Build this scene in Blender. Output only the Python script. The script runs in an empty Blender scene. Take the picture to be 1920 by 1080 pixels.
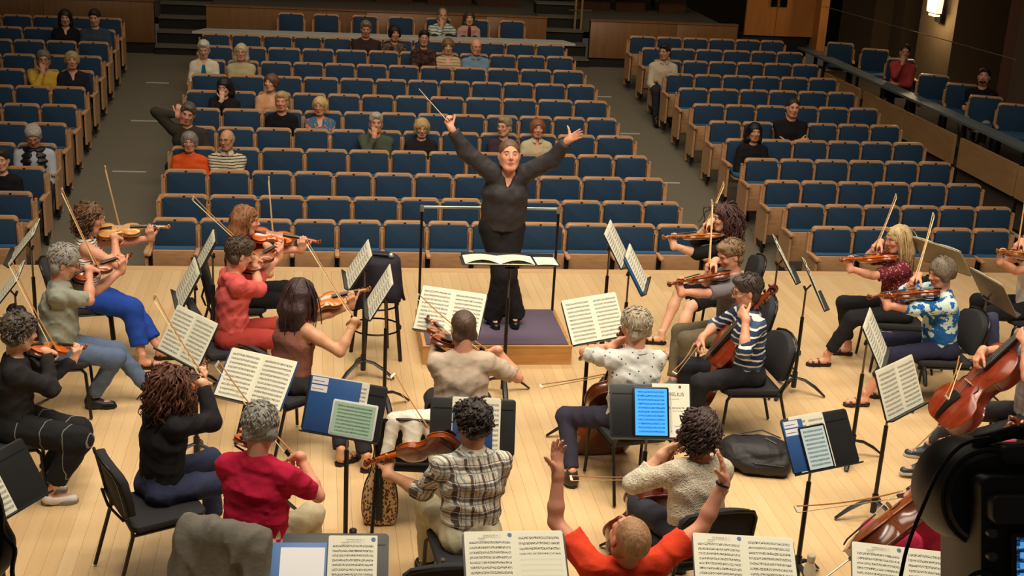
import bpy, math, random
import numpy as np
from mathutils import Vector, Matrix
random.seed(7); RNG = np.random.RandomState(7)
scn = bpy.context.scene
COL = scn.collection
PI = math.pi
V = lambda *a: np.array(a, float)

# ---------------------------------------------------------------- camera
CF, CYAW, CPITCH, CROLL, CH = 2500.0, math.radians(8.793), math.radians(18.537), math.radians(3.162), 4.38
Fw = V(math.sin(CYAW)*math.cos(CPITCH), math.cos(CYAW)*math.cos(CPITCH), -math.sin(CPITCH))
_R = np.cross(Fw, [0, 0, 1]); _R /= np.linalg.norm(_R); _U = np.cross(_R, Fw)
Rt = _R*math.cos(CROLL)+_U*math.sin(CROLL); Up = _U*math.cos(CROLL)-_R*math.sin(CROLL)
camd = bpy.data.cameras.new('camera'); cam = bpy.data.objects.new('camera', camd); COL.objects.link(cam)
M = Matrix.Identity(4)
for i in range(3):
    M[i][0] = Rt[i]; M[i][1] = Up[i]; M[i][2] = -Fw[i]
M[2][3] = CH
cam.matrix_world = M
camd.sensor_width = 36.0; camd.lens = CF*36.0/1920.0; camd.clip_start = 0.1; camd.clip_end = 200
scn.camera = cam
def ray(px, py): return Rt*(px-960)/CF-Up*(py-540)/CF+Fw
CO = V(0, 0, CH)
def Wz(px, py, z): r = ray(px, py); return CO+r*((z-CH)/r[2])
def Wy(px, py, Y): r = ray(px, py); return CO+r*(Y/r[1])
def Wx(px, py, X): r = ray(px, py); return CO+r*(X/r[0])
def Wd(px, py, ref, dd=0.0):
    """world point seen at a pixel, at the camera depth of ref (+dd metres farther)"""
    r = ray(px, py); return CO+r*(((np.asarray(ref)-CO) @ Fw)+dd)
def Wdist(px, py, c, L, far=True):
    """point on a pixel's ray at distance L from c"""
    r = ray(px, py); r = r/np.linalg.norm(r); m = np.asarray(c)-CO; b = m @ r; q = L*L-(m @ m-b*b)
    if q < 0: p = CO+r*b; v = p-c; return c+v/np.linalg.norm(v)*L
    return CO+r*(b+(math.sqrt(q) if far else -math.sqrt(q)))

# ---------------------------------------------------------------- world, lamps, exposure
wd = bpy.data.worlds.new('world'); scn.world = wd; wd.use_nodes = True
wd.node_tree.nodes['Background'].inputs[0].default_value = (1.0, 0.86, 0.7, 1)
wd.node_tree.nodes['Background'].inputs[1].default_value = 0.035
vs = scn.view_settings; vs.view_transform = 'Standard'; vs.look = 'None'; vs.gamma = 1; vs.use_curve_mapping = False
vs.exposure = 0.0
scn.display_settings.display_device = 'sRGB'
def area(name, loc, tgt, size, power, colr, spread=PI):
    l = bpy.data.lights.new(name, 'AREA'); l.shape = 'RECTANGLE'; l.size, l.size_y = size; l.energy = power; l.color = colr; l.spread = spread
    o = bpy.data.objects.new(name, l); COL.objects.link(o); o.location = loc
    d = Vector(tgt)-Vector(loc); o.rotation_euler = d.to_track_quat('-Z', 'Y').to_euler(); return o
area('stage_light', (2.2, 8.6, 9.0), (2.2, 9.4, 0), (10, 3.0), 300, (1.0, 0.87, 0.70), math.radians(110))
area('stage_light', (2.2, 5.2, 8.8), (2.2, 9.6, 0.6), (9, 1.2), 260, (1.0, 0.87, 0.70), math.radians(90))
area('stage_front_light', (2.2, 15.2, 9.0), (2.2, 10.0, 0.6), (9, 1.2), 110, (1.0, 0.87, 0.70), math.radians(80))
area('house_light', (1.6, 18.2, 8.0), (1.6, 18.0, 0), (10, 7), 125, (1.0, 0.84, 0.66), math.radians(120))
area('house_light', (2.0, 12.6, 8.6), (2.5, 18.6, 0), (9, 1.0), 90, (1.0, 0.84, 0.66), math.radians(80))
area('back_light', (3.5, 20.0, 5.5), (3.5, 24.5, 1.0), (11, 1.0), 34, (1.0, 0.72, 0.45), math.radians(120))

# ---------------------------------------------------------------- materials
MATS = {}
def lin(c):
    return tuple(((x/255.)/12.92 if x/255. <= .04045 else ((x/255.+.055)/1.055)**2.4) for x in c)
def newmat(name):
    m = bpy.data.materials.new(name); m.use_nodes = True; nt = m.node_tree
    return m, nt, nt.nodes['Principled BSDF']
def nd(nt, t, **k):
    n = nt.nodes.new(t)
    for a, b in k.items():
        if a[0] == 'i' and a[1:].isdigit(): n.inputs[int(a[1:])].default_value = b
        else: setattr(n, a, b)
    return n
def mix(nt, fac, a, b, mode='MIX'):
    n = nt.nodes.new('ShaderNodeMix'); n.data_type = 'RGBA'; n.blend_type = mode
    for s, v in ((0, fac), (6, a), (7, b)):
        if hasattr(v, 'is_output') or hasattr(v, 'links'): nt.links.new(v, n.inputs[s])
        else: n.inputs[s].default_value = v if s == 0 else (*v, 1)
    return n.outputs[2]
def mth(nt, op, a, b=0.0, c=None):
    n = nt.nodes.new('ShaderNodeMath'); n.operation = op
    for s, v in ((0, a), (1, b), (2, c)):
        if v is None: continue
        if hasattr(v, 'links'): nt.links.new(v, n.inputs[s])
        else: n.inputs[s].default_value = v
    return n.outputs[0]
def coords(nt, kind='Object'):
    t = nt.nodes.new('ShaderNodeTexCoord'); s = nt.nodes.new('ShaderNodeSeparateXYZ'); nt.links.new(t.outputs[kind], s.inputs[0])
    return t.outputs[kind], s.outputs
def noise(nt, vec, scale, detail=3, rough=.5, stretch=None):
    if stretch:
        mp = nt.nodes.new('ShaderNodeMapping'); mp.inputs['Scale'].default_value = stretch; nt.links.new(vec, mp.inputs[0]); vec = mp.outputs[0]
    n = nt.nodes.new('ShaderNodeTexNoise'); n.inputs['Scale'].default_value = scale; n.inputs['Detail'].default_value = detail
    n.inputs['Roughness'].default_value = rough; nt.links.new(vec, n.inputs['Vector']); return n.outputs['Fac']
def ramp(nt, fac, stops):
    n = nt.nodes.new('ShaderNodeValToRGB'); e = n.color_ramp.elements
    while len(e) > 1: e.remove(e[-1])
    for i, (p, c) in enumerate(stops):
        x = e[0] if i == 0 else e.new(p)
        x.position = p; x.color = (*c, 1)
    nt.links.new(fac, n.inputs[0]); return n.outputs[0]
def bump(nt, b, h, strength=.3, dist=.005):
    n = nt.nodes.new('ShaderNodeBump'); n.inputs['Strength'].default_value = strength; n.inputs['Distance'].default_value = dist
    nt.links.new(h, n.inputs['Height']); nt.links.new(n.outputs[0], b.inputs['Normal'])
def plain(c, rough=.6, metal=0., nz=0., nscale=40, bmp=0., spec=None, emit=0., stretch=None, coat=0.):
    """colour c in 0-255 sRGB, with optional mottling nz and fine relief bmp"""
    key = ('plain', tuple(c), rough, metal, nz, nscale, bmp, spec, emit, stretch, coat)
    if key in MATS: return MATS[key]
    m, nt, b = newmat('surface'); L = lin(c)
    b.inputs['Base Color'].default_value = (*L, 1); b.inputs['Roughness'].default_value = rough; b.inputs['Metallic'].default_value = metal
    if spec is not None: b.inputs['Specular IOR Level'].default_value = spec
    if coat: b.inputs['Coat Weight'].default_value = coat
    if nz or bmp:
        co, s = coords(nt); f = noise(nt, co, nscale, 4, .55, stretch)
        if nz:
            o = mix(nt, f, tuple(x*(1-nz) for x in L), tuple(min(1, x*(1+nz)) for x in L)); nt.links.new(o, b.inputs['Base Color'])
        if bmp: bump(nt, b, f, bmp, .01)
    if emit:
        b.inputs['Emission Color'].default_value = (*L, 1); b.inputs['Emission Strength'].default_value = emit
    MATS[key] = m; return m
def wood(c, c2=None, scale=3., axis=0, rough=.45, stretch=9., bmp=.05, coat=0., contrast=1.):
    key = ('wood', tuple(c), c2, scale, axis, rough, stretch, coat, contrast)
    if key in MATS: return MATS[key]
    m, nt, b = newmat('wood'); L = lin(c); D = lin(c2) if c2 else tuple(x*.62 for x in L)
    st = [stretch]*3; st[axis] = 1.0
    co, s = coords(nt); f = noise(nt, co, scale, 5, .6, tuple(st)); g = noise(nt, co, scale*.35, 2, .5)
    h = mth(nt, 'ADD', mth(nt, 'MULTIPLY', f, .7), mth(nt, 'MULTIPLY', g, .3))
    w = .16/contrast
    o = ramp(nt, h, [(.5-w, D), (.5+w, L)]); nt.links.new(o, b.inputs['Base Color']); b.inputs['Roughness'].default_value = rough
    if coat: b.inputs['Coat Weight'].default_value = coat; b.inputs['Coat Roughness'].default_value = .15
    if bmp: bump(nt, b, f, bmp, .004)
    MATS[key] = m; return m

# ---------------------------------------------------------------- mesh helpers
class MB:
    def __init__(s): s.v = []; s.f = []; s.m = []; s.mi = 0; s.n = 0
    def add(s, v, f):
        v = np.asarray(v, float).reshape(-1, 3); k = s.n; s.v.append(v); s.n += len(v)
        for q in f: s.f.append([k+int(i) for i in q]); s.m.append(s.mi)
        return s
    def box(s, x0, x1, y0, y1, z0, z1, M=None):
        v = np.array([(x, y, z) for z in (z0, z1) for y in (y0, y1) for x in (x0, x1)], float)
        if M is not None: v = v @ np.array(M)[:3, :3].T+np.array(M)[:3, 3]
        return s.add(v, [(0, 2, 3, 1), (4, 5, 7, 6), (0, 1, 5, 4), (2, 6, 7, 3), (0, 4, 6, 2), (1, 3, 7, 5)])
    def rings(s, R, closed=True, cap0=True, cap1=True):
        R = [np.asarray(r, float) for r in R]; n = len(R[0]); f = []
        for i in range(len(R)-1):
            for j in range(n if closed else n-1):
                a = i*n+j; b = i*n+(j+1) % n; f.append((a, b, b+n, a+n))
        if cap0: f.append(tuple(range(n-1, -1, -1)))
        if cap1: f.append(tuple((len(R)-1)*n+j for j in range(n)))
        return s.add(np.concatenate(R), f)
    def tube(s, P, r, n=8, cap=True, flat=1.0):
        P = np.asarray(P, float); r = np.broadcast_to(np.asarray(r, float), (len(P),)); R = []
        up = None
        for i in range(len(P)):
            t = P[min(i+1, len(P)-1)]-P[max(i-1, 0)]; t = t/(np.linalg.norm(t)+1e-9)
            if up is None: up = V(0, 0, 1) if abs(t[2]) < .9 else V(0, 1, 0)
            a = np.cross(t, up); a /= np.linalg.norm(a)+1e-9; b = np.cross(a, t); up = b
            R.append([P[i]+r[i]*(a*math.cos(q)+b*math.sin(q)*flat) for q in np.arange(n)*2*PI/n])
        return s.rings(R, True, cap, cap)
    def lathe(s, prof, n=16, c=(0, 0, 0)):
        R = [[(c[0]+r*math.cos(q), c[1]+r*math.sin(q), c[2]+z) for q in np.arange(n)*2*PI/n] for r, z in prof]
        return s.rings(R)
    def slab(s, poly, d0, d1, axis='y', bev=0.0, cen=None):
        """extrude a 2D outline along an axis, with a bevelled rim"""
        P = np.asarray(poly, float); c = P.mean(0) if cen is None else np.asarray(cen)
        def sc(e): 
            v = P-c; l = np.linalg.norm(v, axis=1, keepdims=True); return c+v*np.maximum(1-e/np.maximum(l, 1e-6), 0)
        def mk(q, d):
            o = np.zeros((len(q), 3))
            if axis == 'y': o[:, 0] = q[:, 0]; o[:, 2] = q[:, 1]; o[:, 1] = d
            elif axis == 'z': o[:, :2] = q; o[:, 2] = d
            else: o[:, 1] = q[:, 0]; o[:, 2] = q[:, 1]; o[:, 0] = d
            return o
        if bev: L = [mk(sc(bev), d0), mk(sc(bev*.3), d0+bev*.3*np.sign(d1-d0)), mk(P, d0+bev*np.sign(d1-d0)), mk(P, d1-bev*np.sign(d1-d0)), mk(sc(bev*.3), d1-bev*.3*np.sign(d1-d0)), mk(sc(bev), d1)]
        else: L = [mk(P, d0), mk(P, d1)]
        return s.rings(L)
    def ball(s, c, r, n=10, m=7):
        r = np.broadcast_to(np.asarray(r, float), (3,)); R = []
        for i in range(m):
            t = PI*(i+.02*(i == 0)-.02*(i == m-1))/(m-1)
            R.append([(c[0]+r[0]*math.sin(t)*math.cos(q), c[1]+r[1]*math.sin(t)*math.sin(q), c[2]-r[2]*math.cos(t)) for q in np.arange(n)*2*PI/n])
        return s.rings(R)
    def xf(s, M):
        M = np.array(M); s.v = [v @ M[:3, :3].T+M[:3, 3] for v in s.v]; return s
    def mesh(s, name, mats, smooth=False):
        me = bpy.data.meshes.new(name)
        v = np.concatenate(s.v) if s.v else np.zeros((0, 3))
        me.from_pydata(v.tolist(), [], s.f)
        for m in (mats if isinstance(mats, (list, tuple)) else [mats]): me.materials.append(m)
        if max(s.m, default=0) > 0: me.polygons.foreach_set('material_index', s.m)
        if smooth:
            me.shade_smooth() if smooth is True else me.polygons.foreach_set('use_smooth', [True]*len(me.polygons))
            if smooth == 'auto':
                try: me.set_sharp_from_angle(angle=math.radians(40))
                except Exception: pass
        me.validate(); me.update(); return me
    def obj(s, name, mats, parent=None, smooth='auto', M=None):
        return mkobj(name, s.mesh(name, mats, smooth), parent, M)
def mkobj(name, me, parent=None, M=None):
    o = bpy.data.objects.new(name, me); COL.objects.link(o)
    if parent is not None: o.parent = parent
    if M is not None:
        if parent is not None: o.matrix_local = Matrix(np.array(M).tolist())
        else: o.matrix_world = Matrix(np.array(M).tolist())
    return o
def tag(o, label, cat, group=None, kind=None):
    o['label'] = label; o['category'] = cat
    if group: o['group'] = group
    if kind: o['kind'] = kind
    return o
def struct(o): o['kind'] = 'structure'; return o
def empty(name, M=None):
    o = bpy.data.objects.new(name, None); COL.objects.link(o); o.empty_display_size = .1
    if M is not None: o.matrix_world = Matrix(np.array(M).tolist())
    return o
CHILD = {}
def copytree(o, M=None):
    kids = CHILD.get(o.name)
    if kids is None:
        kids = [(c, [d for d in COL.objects if d.parent == c]) for c in COL.objects if c.parent == o]; CHILD[o.name] = kids
    r = o.copy(); COL.objects.link(r)
    if M is not None: r.matrix_world = Matrix(np.array(M).tolist())
    for c, g in kids:
        k = c.copy(); COL.objects.link(k); k.parent = r
        for d in g: e = d.copy(); COL.objects.link(e); e.parent = k
    return r
def T(x, y, z, rz=0., s=1.):
    c, n = math.cos(rz)*s, math.sin(rz)*s
    return np.array([[c, -n, 0, x], [n, c, 0, y], [0, 0, s, z], [0, 0, 0, 1.]])
def frameM(o, x, y, z):
    m = np.eye(4); m[:3, 0] = x; m[:3, 1] = y; m[:3, 2] = z; m[:3, 3] = o; return m
def nrm(v): v = np.asarray(v, float); return v/(np.linalg.norm(v)+1e-12)
def rrect(x0, x1, z0, z1, r, top_only=False, n=5):
    P = []
    for cx, cz, a0, rr in ((x1, z0, -90, 0 if top_only else r), (x1, z1, 0, r), (x0, z1, 90, r), (x0, z0, 180, 0 if top_only else r)):
        sx = -1 if cx == x1 else 1; sz = -1 if cz == z1 else 1
        if rr == 0: P.append((cx, cz)); continue
        for k in range(n+1):
            a = math.radians(a0+90*k/n); P.append((cx+sx*rr+rr*math.cos(a), cz+sz*rr+rr*math.sin(a)))
    return P
# ================================================================ THE ROOM
SLOPE = .0965
def fz(Y): return -.49+SLOPE*(Y-14.1)
ZT = [.36, .41, .50, .595, .68, .76, .85, .94, 1.02, 1.11, 1.185, 1.265]
M_black = plain((14, 13, 14), .5); M_dark = plain((24, 20, 18), .7); M_blackmetal = plain((22, 20, 20), .35, .3)
M_carpet = plain((106, 100, 84), .95, nz=.12, nscale=60, bmp=.3)
M_panel = wood((146, 106, 66), (124, 88, 52), 1.6, 2, .42, 7, .03)
M_seatwood = wood((208, 162, 118), (180, 134, 92), 5, 0, .4, 6, .03)
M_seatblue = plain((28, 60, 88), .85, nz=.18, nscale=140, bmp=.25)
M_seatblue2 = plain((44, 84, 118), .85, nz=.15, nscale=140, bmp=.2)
M_plate = plain((60, 44, 30), .4, .5)
M_tread = plain((104, 100, 84), .9, nz=.1, nscale=50)
M_counter = plain((196, 198, 188), .5, nz=.06, nscale=20)
M_rail = plain((96, 106, 108), .5, nz=.08, nscale=12)

# stage floor: maple strips laid one by one, away from the camera towards the hall
STAGE_Y1 = 13.55
def stage():
    f = MB().box(-7, 12, 0, STAGE_Y1-.02, -.06, -.022).obj('floor', wood((206, 168, 120), (190, 150, 104), 2, 1, .5, 14), smooth=False); struct(f)
    tones = [((224, 192, 144), (214, 180, 131)), ((222, 189, 141), (211, 177, 128)), ((227, 195, 148), (217, 184, 136)), ((219, 186, 137), (208, 173, 124))]
    ms = [wood(a, b, 2.2, 1, .30, 12, .015, contrast=.7) for a, b in tones]
    W_, L_ = .095, 2.3; cand = []
    nx = int(18.0/W_)
    for i in range(nx):
        x = -6.5+i*W_; off = (i*0.618 % 1)*L_
        y = 0.2-off
        while y < STAGE_Y1:
            y0, y1 = max(y, 0.2), min(y+L_, STAGE_Y1-.14)
            if y1-y0 > .05: cand.append((x, y0, y1))
            y += L_
    def vis(c):
        p = V(c[0]+W_/2, (c[1]+c[2])/2, 0)-CO; z = p @ Fw
        return z > 1 and abs(p @ Rt)/z*CF < 990 and abs(p @ Up)/z*CF < 620
    inv = sorted([c for c in cand if vis(c)], key=lambda c: (V(c[0], (c[1]+c[2])/2, 0)-CO) @ Fw)
    one = set(inv[:300]); rest = MB(); protos = {}
    def plank(mb, x, y0, y1, dz):
        w = W_-.0010; b = .0008
        v = [(x, y0, -.022), (x+w, y0, -.022), (x+w, y1, -.022), (x, y1, -.022), (x, y0, dz-b), (x+w, y0, dz-b), (x+w, y1, dz-b), (x, y1, dz-b), (x+b, y0+b, dz), (x+w-b, y0+b, dz), (x+w-b, y1-b, dz), (x+b, y1-b, dz)]
        mb.add(v, [(0, 1, 5, 4), (1, 2, 6, 5), (2, 3, 7, 6), (3, 0, 4, 7), (4, 5, 9, 8), (5, 6, 10, 9), (6, 7, 11, 10), (7, 4, 8, 11), (8, 9, 10, 11)])
    for c in cand:
        k = RNG.randint(4)
        if c in one:
            key = (round(c[2]-c[1], 3), k)
            if key not in protos: mb = MB(); plank(mb, 0, 0, c[2]-c[1], 0); protos[key] = mb.mesh('plank', ms[k])
            o = mkobj('plank', protos[key], f); o.location = (c[0], c[1], -abs(RNG.randn())*.0003)
        else: rest.mi = k; plank(rest, *c, 0)
    o = rest.obj('planks', ms, f, smooth=False); o['kind'] = 'stuff'
    nose = MB().box(-7, 12, STAGE_Y1-.14, STAGE_Y1, -.09, .0015).obj('trim_1', wood((226, 190, 140), (204, 164, 112), 2, 0, .35, 12)); struct(nose)
    struct(MB().box(-7, 12, STAGE_Y1-.035, STAGE_Y1-.01, -1.2, -.09).obj('wall_stage', M_dark))
stage()
# raked hall floor
a = MB(); a.rings([[(-9, 13.5, fz(13.5)), (9.0, 13.5, fz(13.5)), (9.0, 13.5, fz(13.5)-.3), (-9, 13.5, fz(13.5)-.3)], [(-9, 24.6, fz(24.6)), (9.0, 24.6, fz(24.6)), (9.0, 24.6, fz(24.6)-.3), (-9, 24.6, fz(24.6)-.3)]])
hf = a.obj('floor', M_carpet, smooth=False); struct(hf)
M_strip = plain((205, 205, 190), .4, .2)
for i, (x0, x1, px, py) in enumerate([(-2.78, -2.42, 295, 153), (-2.76, -2.36, 272, 225), (-2.72, -2.28, 243, 321), (4.7, 4.98, 1131, 179), (4.7, 5.02, 1179, 249), (4.76, 5.1, 1252, 342)]):
    Y = [22.34, 20.26, 17.99, 22.24, 20.19, 17.93][i]; b = MB(); z = fz(Y)+.006
    b.box(x0, x1, Y-.022, Y+.022, z-.004, z+.008)
    tag(b.obj('floor_strip', M_strip), ['white step marker, farthest up the left aisle', 'white step marker, middle one in the left aisle', 'white step marker, nearest one in the left aisle', 'white step marker, farthest up the right aisle', 'white step marker, middle one in the right aisle', 'white step marker, nearest one in the right aisle'][i], 'marker', 'aisle step markers')

# ---- rear partition walls (timber), steps, upper tier
def panelwall(name, x0, x1, Y, z0, z1, seams, base=True, m=None):
    w = MB().box(x0, x1, Y+.03, Y+.12, z0-.7, z1-.01).obj(name, M_dark, smooth=False); struct(w)
    xs = [x0]+seams+[x1]
    for a_, b_ in zip(xs[:-1], xs[1:]):
        MB().slab(rrect(a_+.003, b_-.003, z0, z1, .004, n=1), Y, Y+.04, 'y', .003).obj('panel', m or M_panel, w)
    MB().box(x0-.01, x1+.01, Y-.015, Y+.13, z1-.01, z1+.015).obj('cap', m or M_panel, w)
    return w
panelwall('wall_back_left', -6.5, -2.84, 24.2, .68, 1.40, [-4.7])
panelwall('wall_back_centre', -1.95, 4.12, 24.2, .60, 1.36, [.85, 3.0])
panelwall('wall_back_right', 4.93, 7.72, 24.2, .66, 1.34, [6.55])
# step flights between the partitions
def steps(x0, x1, n0=3, name='trim_2'):
    s = MB().box(x0, x1, 24.25, 24.3, fz(24.4)-.2, fz(24.4)+.1).obj(name, M_dark, smooth=False); struct(s)
    for k in range(5):
        z = fz(24.4)+.13+k*.21; y = 24.15+k*.34
        q = MB(); q.mi = 0; q.box(x0, x1, y, y+.36, z-.03, z); q.mi = 1; q.box(x0, x1, y+.03, y+.36, z-.22, z-.03)
        q.obj('step', [M_tread, M_dark], s, smooth=False)
    return s
steps(-2.84, -1.95); steps(4.12, 4.93, name='trim_3')
# upper tier: slab, grey counter, timber fronts, dark seats behind
struct(MB().box(-9, 7.9, 25.9, 30, .9, 1.15).obj('floor', M_carpet, smooth=False))
struct(MB().box(-9, 12.5, 31.5, 31.7, 0, 7).obj('wall_back', plain((40, 33, 24), .9), smooth=False))
def uppertier():
    w = MB().box(-6.4, 7.7, 27.36, 27.44, .8, 1.0).obj('wall_upper', M_dark, smooth=False); struct(w)
    x = -6.3; k = 0
    rr = random.Random(3)
    while x < 7.6:
        L = rr.uniform(.55, .95)
        if not (3.95 < x+L/2 < 4.75 or -2.9 < x+L/2 < -1.8):
            MB().box(x, min(x+L, 7.6), 27.3, 27.36, .75, 1.50).obj('panel', wood((96, 58, 34), (78, 46, 26), 1.6, 2), w)
        x += L+rr.choice([.12, .2, .3]); k += 1
    for a_, b_ in ((-6.4, -2.9), (-1.8, 3.6), (4.6, 7.7)):
        tag(MB().box(a_, b_, 26.95, 27.4, 1.52, 1.56).obj('ledge', plain((92, 94, 90), .5, nz=.08, nscale=10)), {-6.4: 'dim grey ledge of the upper tier left of the left steps', -1.8: 'long dim grey ledge of the upper tier above the middle partition', 4.6: 'dim grey ledge of the upper tier right of the right-hand steps'}[a_], 'ledge', 'ledges of the upper tier')
uppertier()
rr_ = empty('stair_rail', T(*Wy(1083, 55, 25.0)*V(1, 1, 0)))
for dx, z1 in ((-.06, 2.6), (.06, 2.2)): MB().tube([(dx, 0, .6), (dx, 0, z1)], .022, 8).obj('post', wood((170, 140, 96), None, 2, 2), rr_)
MB().tube([(-.2, -.05, 1.42), (.25, .05, 1.42)], .012, 6).obj('handrail', M_tread, rr_)
tag(rr_, 'pale timber stair rail posts at the right-hand steps', 'rail')
# grey counter behind the last centre row
cn = empty('counter', T(1.2, 23.1, 0))
MB().slab([(-3.28, -.2), (3.22, -.2), (3.07, .18), (-3.1, .18)], 1.055, 1.095, 'z', .006).obj('counter_top', M_counter, cn)
for x in (-2.9, -1.0, 1.0, 2.9): MB().box(x-.03, x+.03, -.03, .03, fz(23)+.0, 1.055).obj('leg', M_blackmetal, cn)
tag(cn, 'long pale grey counter top running behind the last centre row', 'counter')

# tall double timber door block at the rear right
db = MB().box(7.86, 9.14, 24.35, 24.9, .2, 1.14).obj('wall_back_door', M_dark, smooth=False); struct(db)
for i, (x0, x1) in enumerate(((7.88, 8.46), (8.47, 9.2))):
    d = MB().box(x0, x1, 24.3, 24.36, 1.16, 3.4).obj('door_%d' % (i+1), wood((196, 132, 66), (176, 112, 54), 1.4, 2, .4, 6)); struct(d)
    gx = (x1-.13, x1-.01) if i == 0 else (x0+.03, x0+.17)
    MB().box(gx[0], gx[1], 24.285, 24.302, 1.70, 2.25).obj('glass_slot', plain((10, 10, 12), .15), d)
    MB().box(gx[0]-.012, gx[0], 24.28, 24.302, 1.69, 2.26).obj('slot_frame', M_panel, d)
struct(MB().box(9.2, 9.36, 24.0, 24.4, .95, 3.4).obj('trim_4', wood((190, 128, 66), (168, 108, 54), 1.4, 2)))

# ---- raised side terrace on the right
tf = MB().box(9.05, 12.6, 12.0, 26, -.1, .37).obj('floor', plain((70, 58, 44), .9, nz=.1, nscale=30), smooth=False); struct(tf)
tw = MB().box(9.06, 9.10, 12.6, 24.2, -.6, .30).obj('wall_terrace', M_dark, smooth=False); struct(tw)
for y0, y1 in ((21.25, 22.9), (19.42, 21.05), (17.66, 19.36), (15.86, 17.48), (14.0, 15.80), (12.2, 13.94)):
    za = .30+.0*(y0-17)
    p = MB().box(8.99, 9.03, y0, y1, .31, .73).obj('panel', wood((186, 146, 100), (166, 126, 82), 1.5, 1, .4, 6), tw)
for y in (23.6, 22.0, 19.39, 17.57, 15.83, 14.0):
    MB().box(9.04, 9.09, y-.03, y+.03, .0, .93).obj('post', M_black, tw)
rl = MB().slab([(8.96, 12.2), (9.22, 12.2), (9.22, 25.0), (8.96, 25.0)], .93, .965, 'z', .005).obj('ledge', M_rail)
tag(rl, 'long grey sloping-looking ledge rail along the side terrace on the right', 'rail')
# side wall with piers
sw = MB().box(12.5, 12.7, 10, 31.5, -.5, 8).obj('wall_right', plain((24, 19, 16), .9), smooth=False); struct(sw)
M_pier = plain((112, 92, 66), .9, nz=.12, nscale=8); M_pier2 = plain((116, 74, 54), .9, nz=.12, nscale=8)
def pier(px0, px1, X, m, zt=6.0, nm='pier'):
    a_ = Wx(px0, 100, X); b_ = Wx(px1, 100, X); y0, y1 = sorted((a_[1], b_[1]))
    MB().box(X, 12.55, y0, y1, .2, zt).obj(nm, m, sw, smooth=False)
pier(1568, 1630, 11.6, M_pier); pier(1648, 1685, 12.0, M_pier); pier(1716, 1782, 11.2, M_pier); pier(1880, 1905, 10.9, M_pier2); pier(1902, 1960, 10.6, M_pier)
for a_, b_, z0, z1 in ((1640, 1712, .5, 1.3), (1790, 1880, .5, .9)):
    p0, p1 = Wx(a_, 100, 12.4), Wx(b_, 100, 12.4)
    MB().box(12.38, 12.5, min(p0[1], p1[1]), max(p0[1], p1[1]), z0, z1).obj('sill', plain((70, 50, 34), .7), sw)
# thin stay cable / handrail line high on the side
c0, c1 = Wx(1545, 12, 9.3), Wx(1905, 112, 9.3)
tag(MB().tube([c0, c1], .006, 6).obj('handrail', plain((150, 140, 120), .4, .6)), 'thin pale handrail wire crossing in front of the side wall piers', 'handrail')
# wall lamp
lp = Wx(1763, 10, 11.1); lamp = empty('wall_lamp', T(*lp))
MB().slab(rrect(-.02, .01, -.3, .3, .01), -.11, .11, 'y').obj('backplate', M_black, lamp)
LM, nt_, b_ = newmat('lamp_glass'); b_.inputs['Emission Color'].default_value = (1, .83, .5, 1); b_.inputs['Emission Strength'].default_value = 1.5; b_.inputs['Base Color'].default_value = (.8, .7, .5, 1)
MB().slab([(-.19, -.13), (.19, -.13), (.23, .35), (-.23, .35)], -.16, -.04, 'x', .01).obj('lamp_shade', LM, lamp)
MB().box(-.14, -.04, -.12, .12, -.19, -.15).obj('bulb', plain((255, 220, 150), emit=4), lamp)
MB().box(-.15, -.02, -.19, .19, -.15, -.13).obj('frame', M_black, lamp)
tag(lamp, 'lit square wall lamp on the pier of the right-hand wall', 'lamp')
pl = bpy.data.lights.new('lamp_glow', 'POINT'); pl.energy = 34; pl.color = (1, .75, .42); pl.shadow_soft_size = .12
po = bpy.data.objects.new('lamp_glow', pl); COL.objects.link(po); po.location = (lp[0]-.35, lp[1]-.1, lp[2]-.1)

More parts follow.
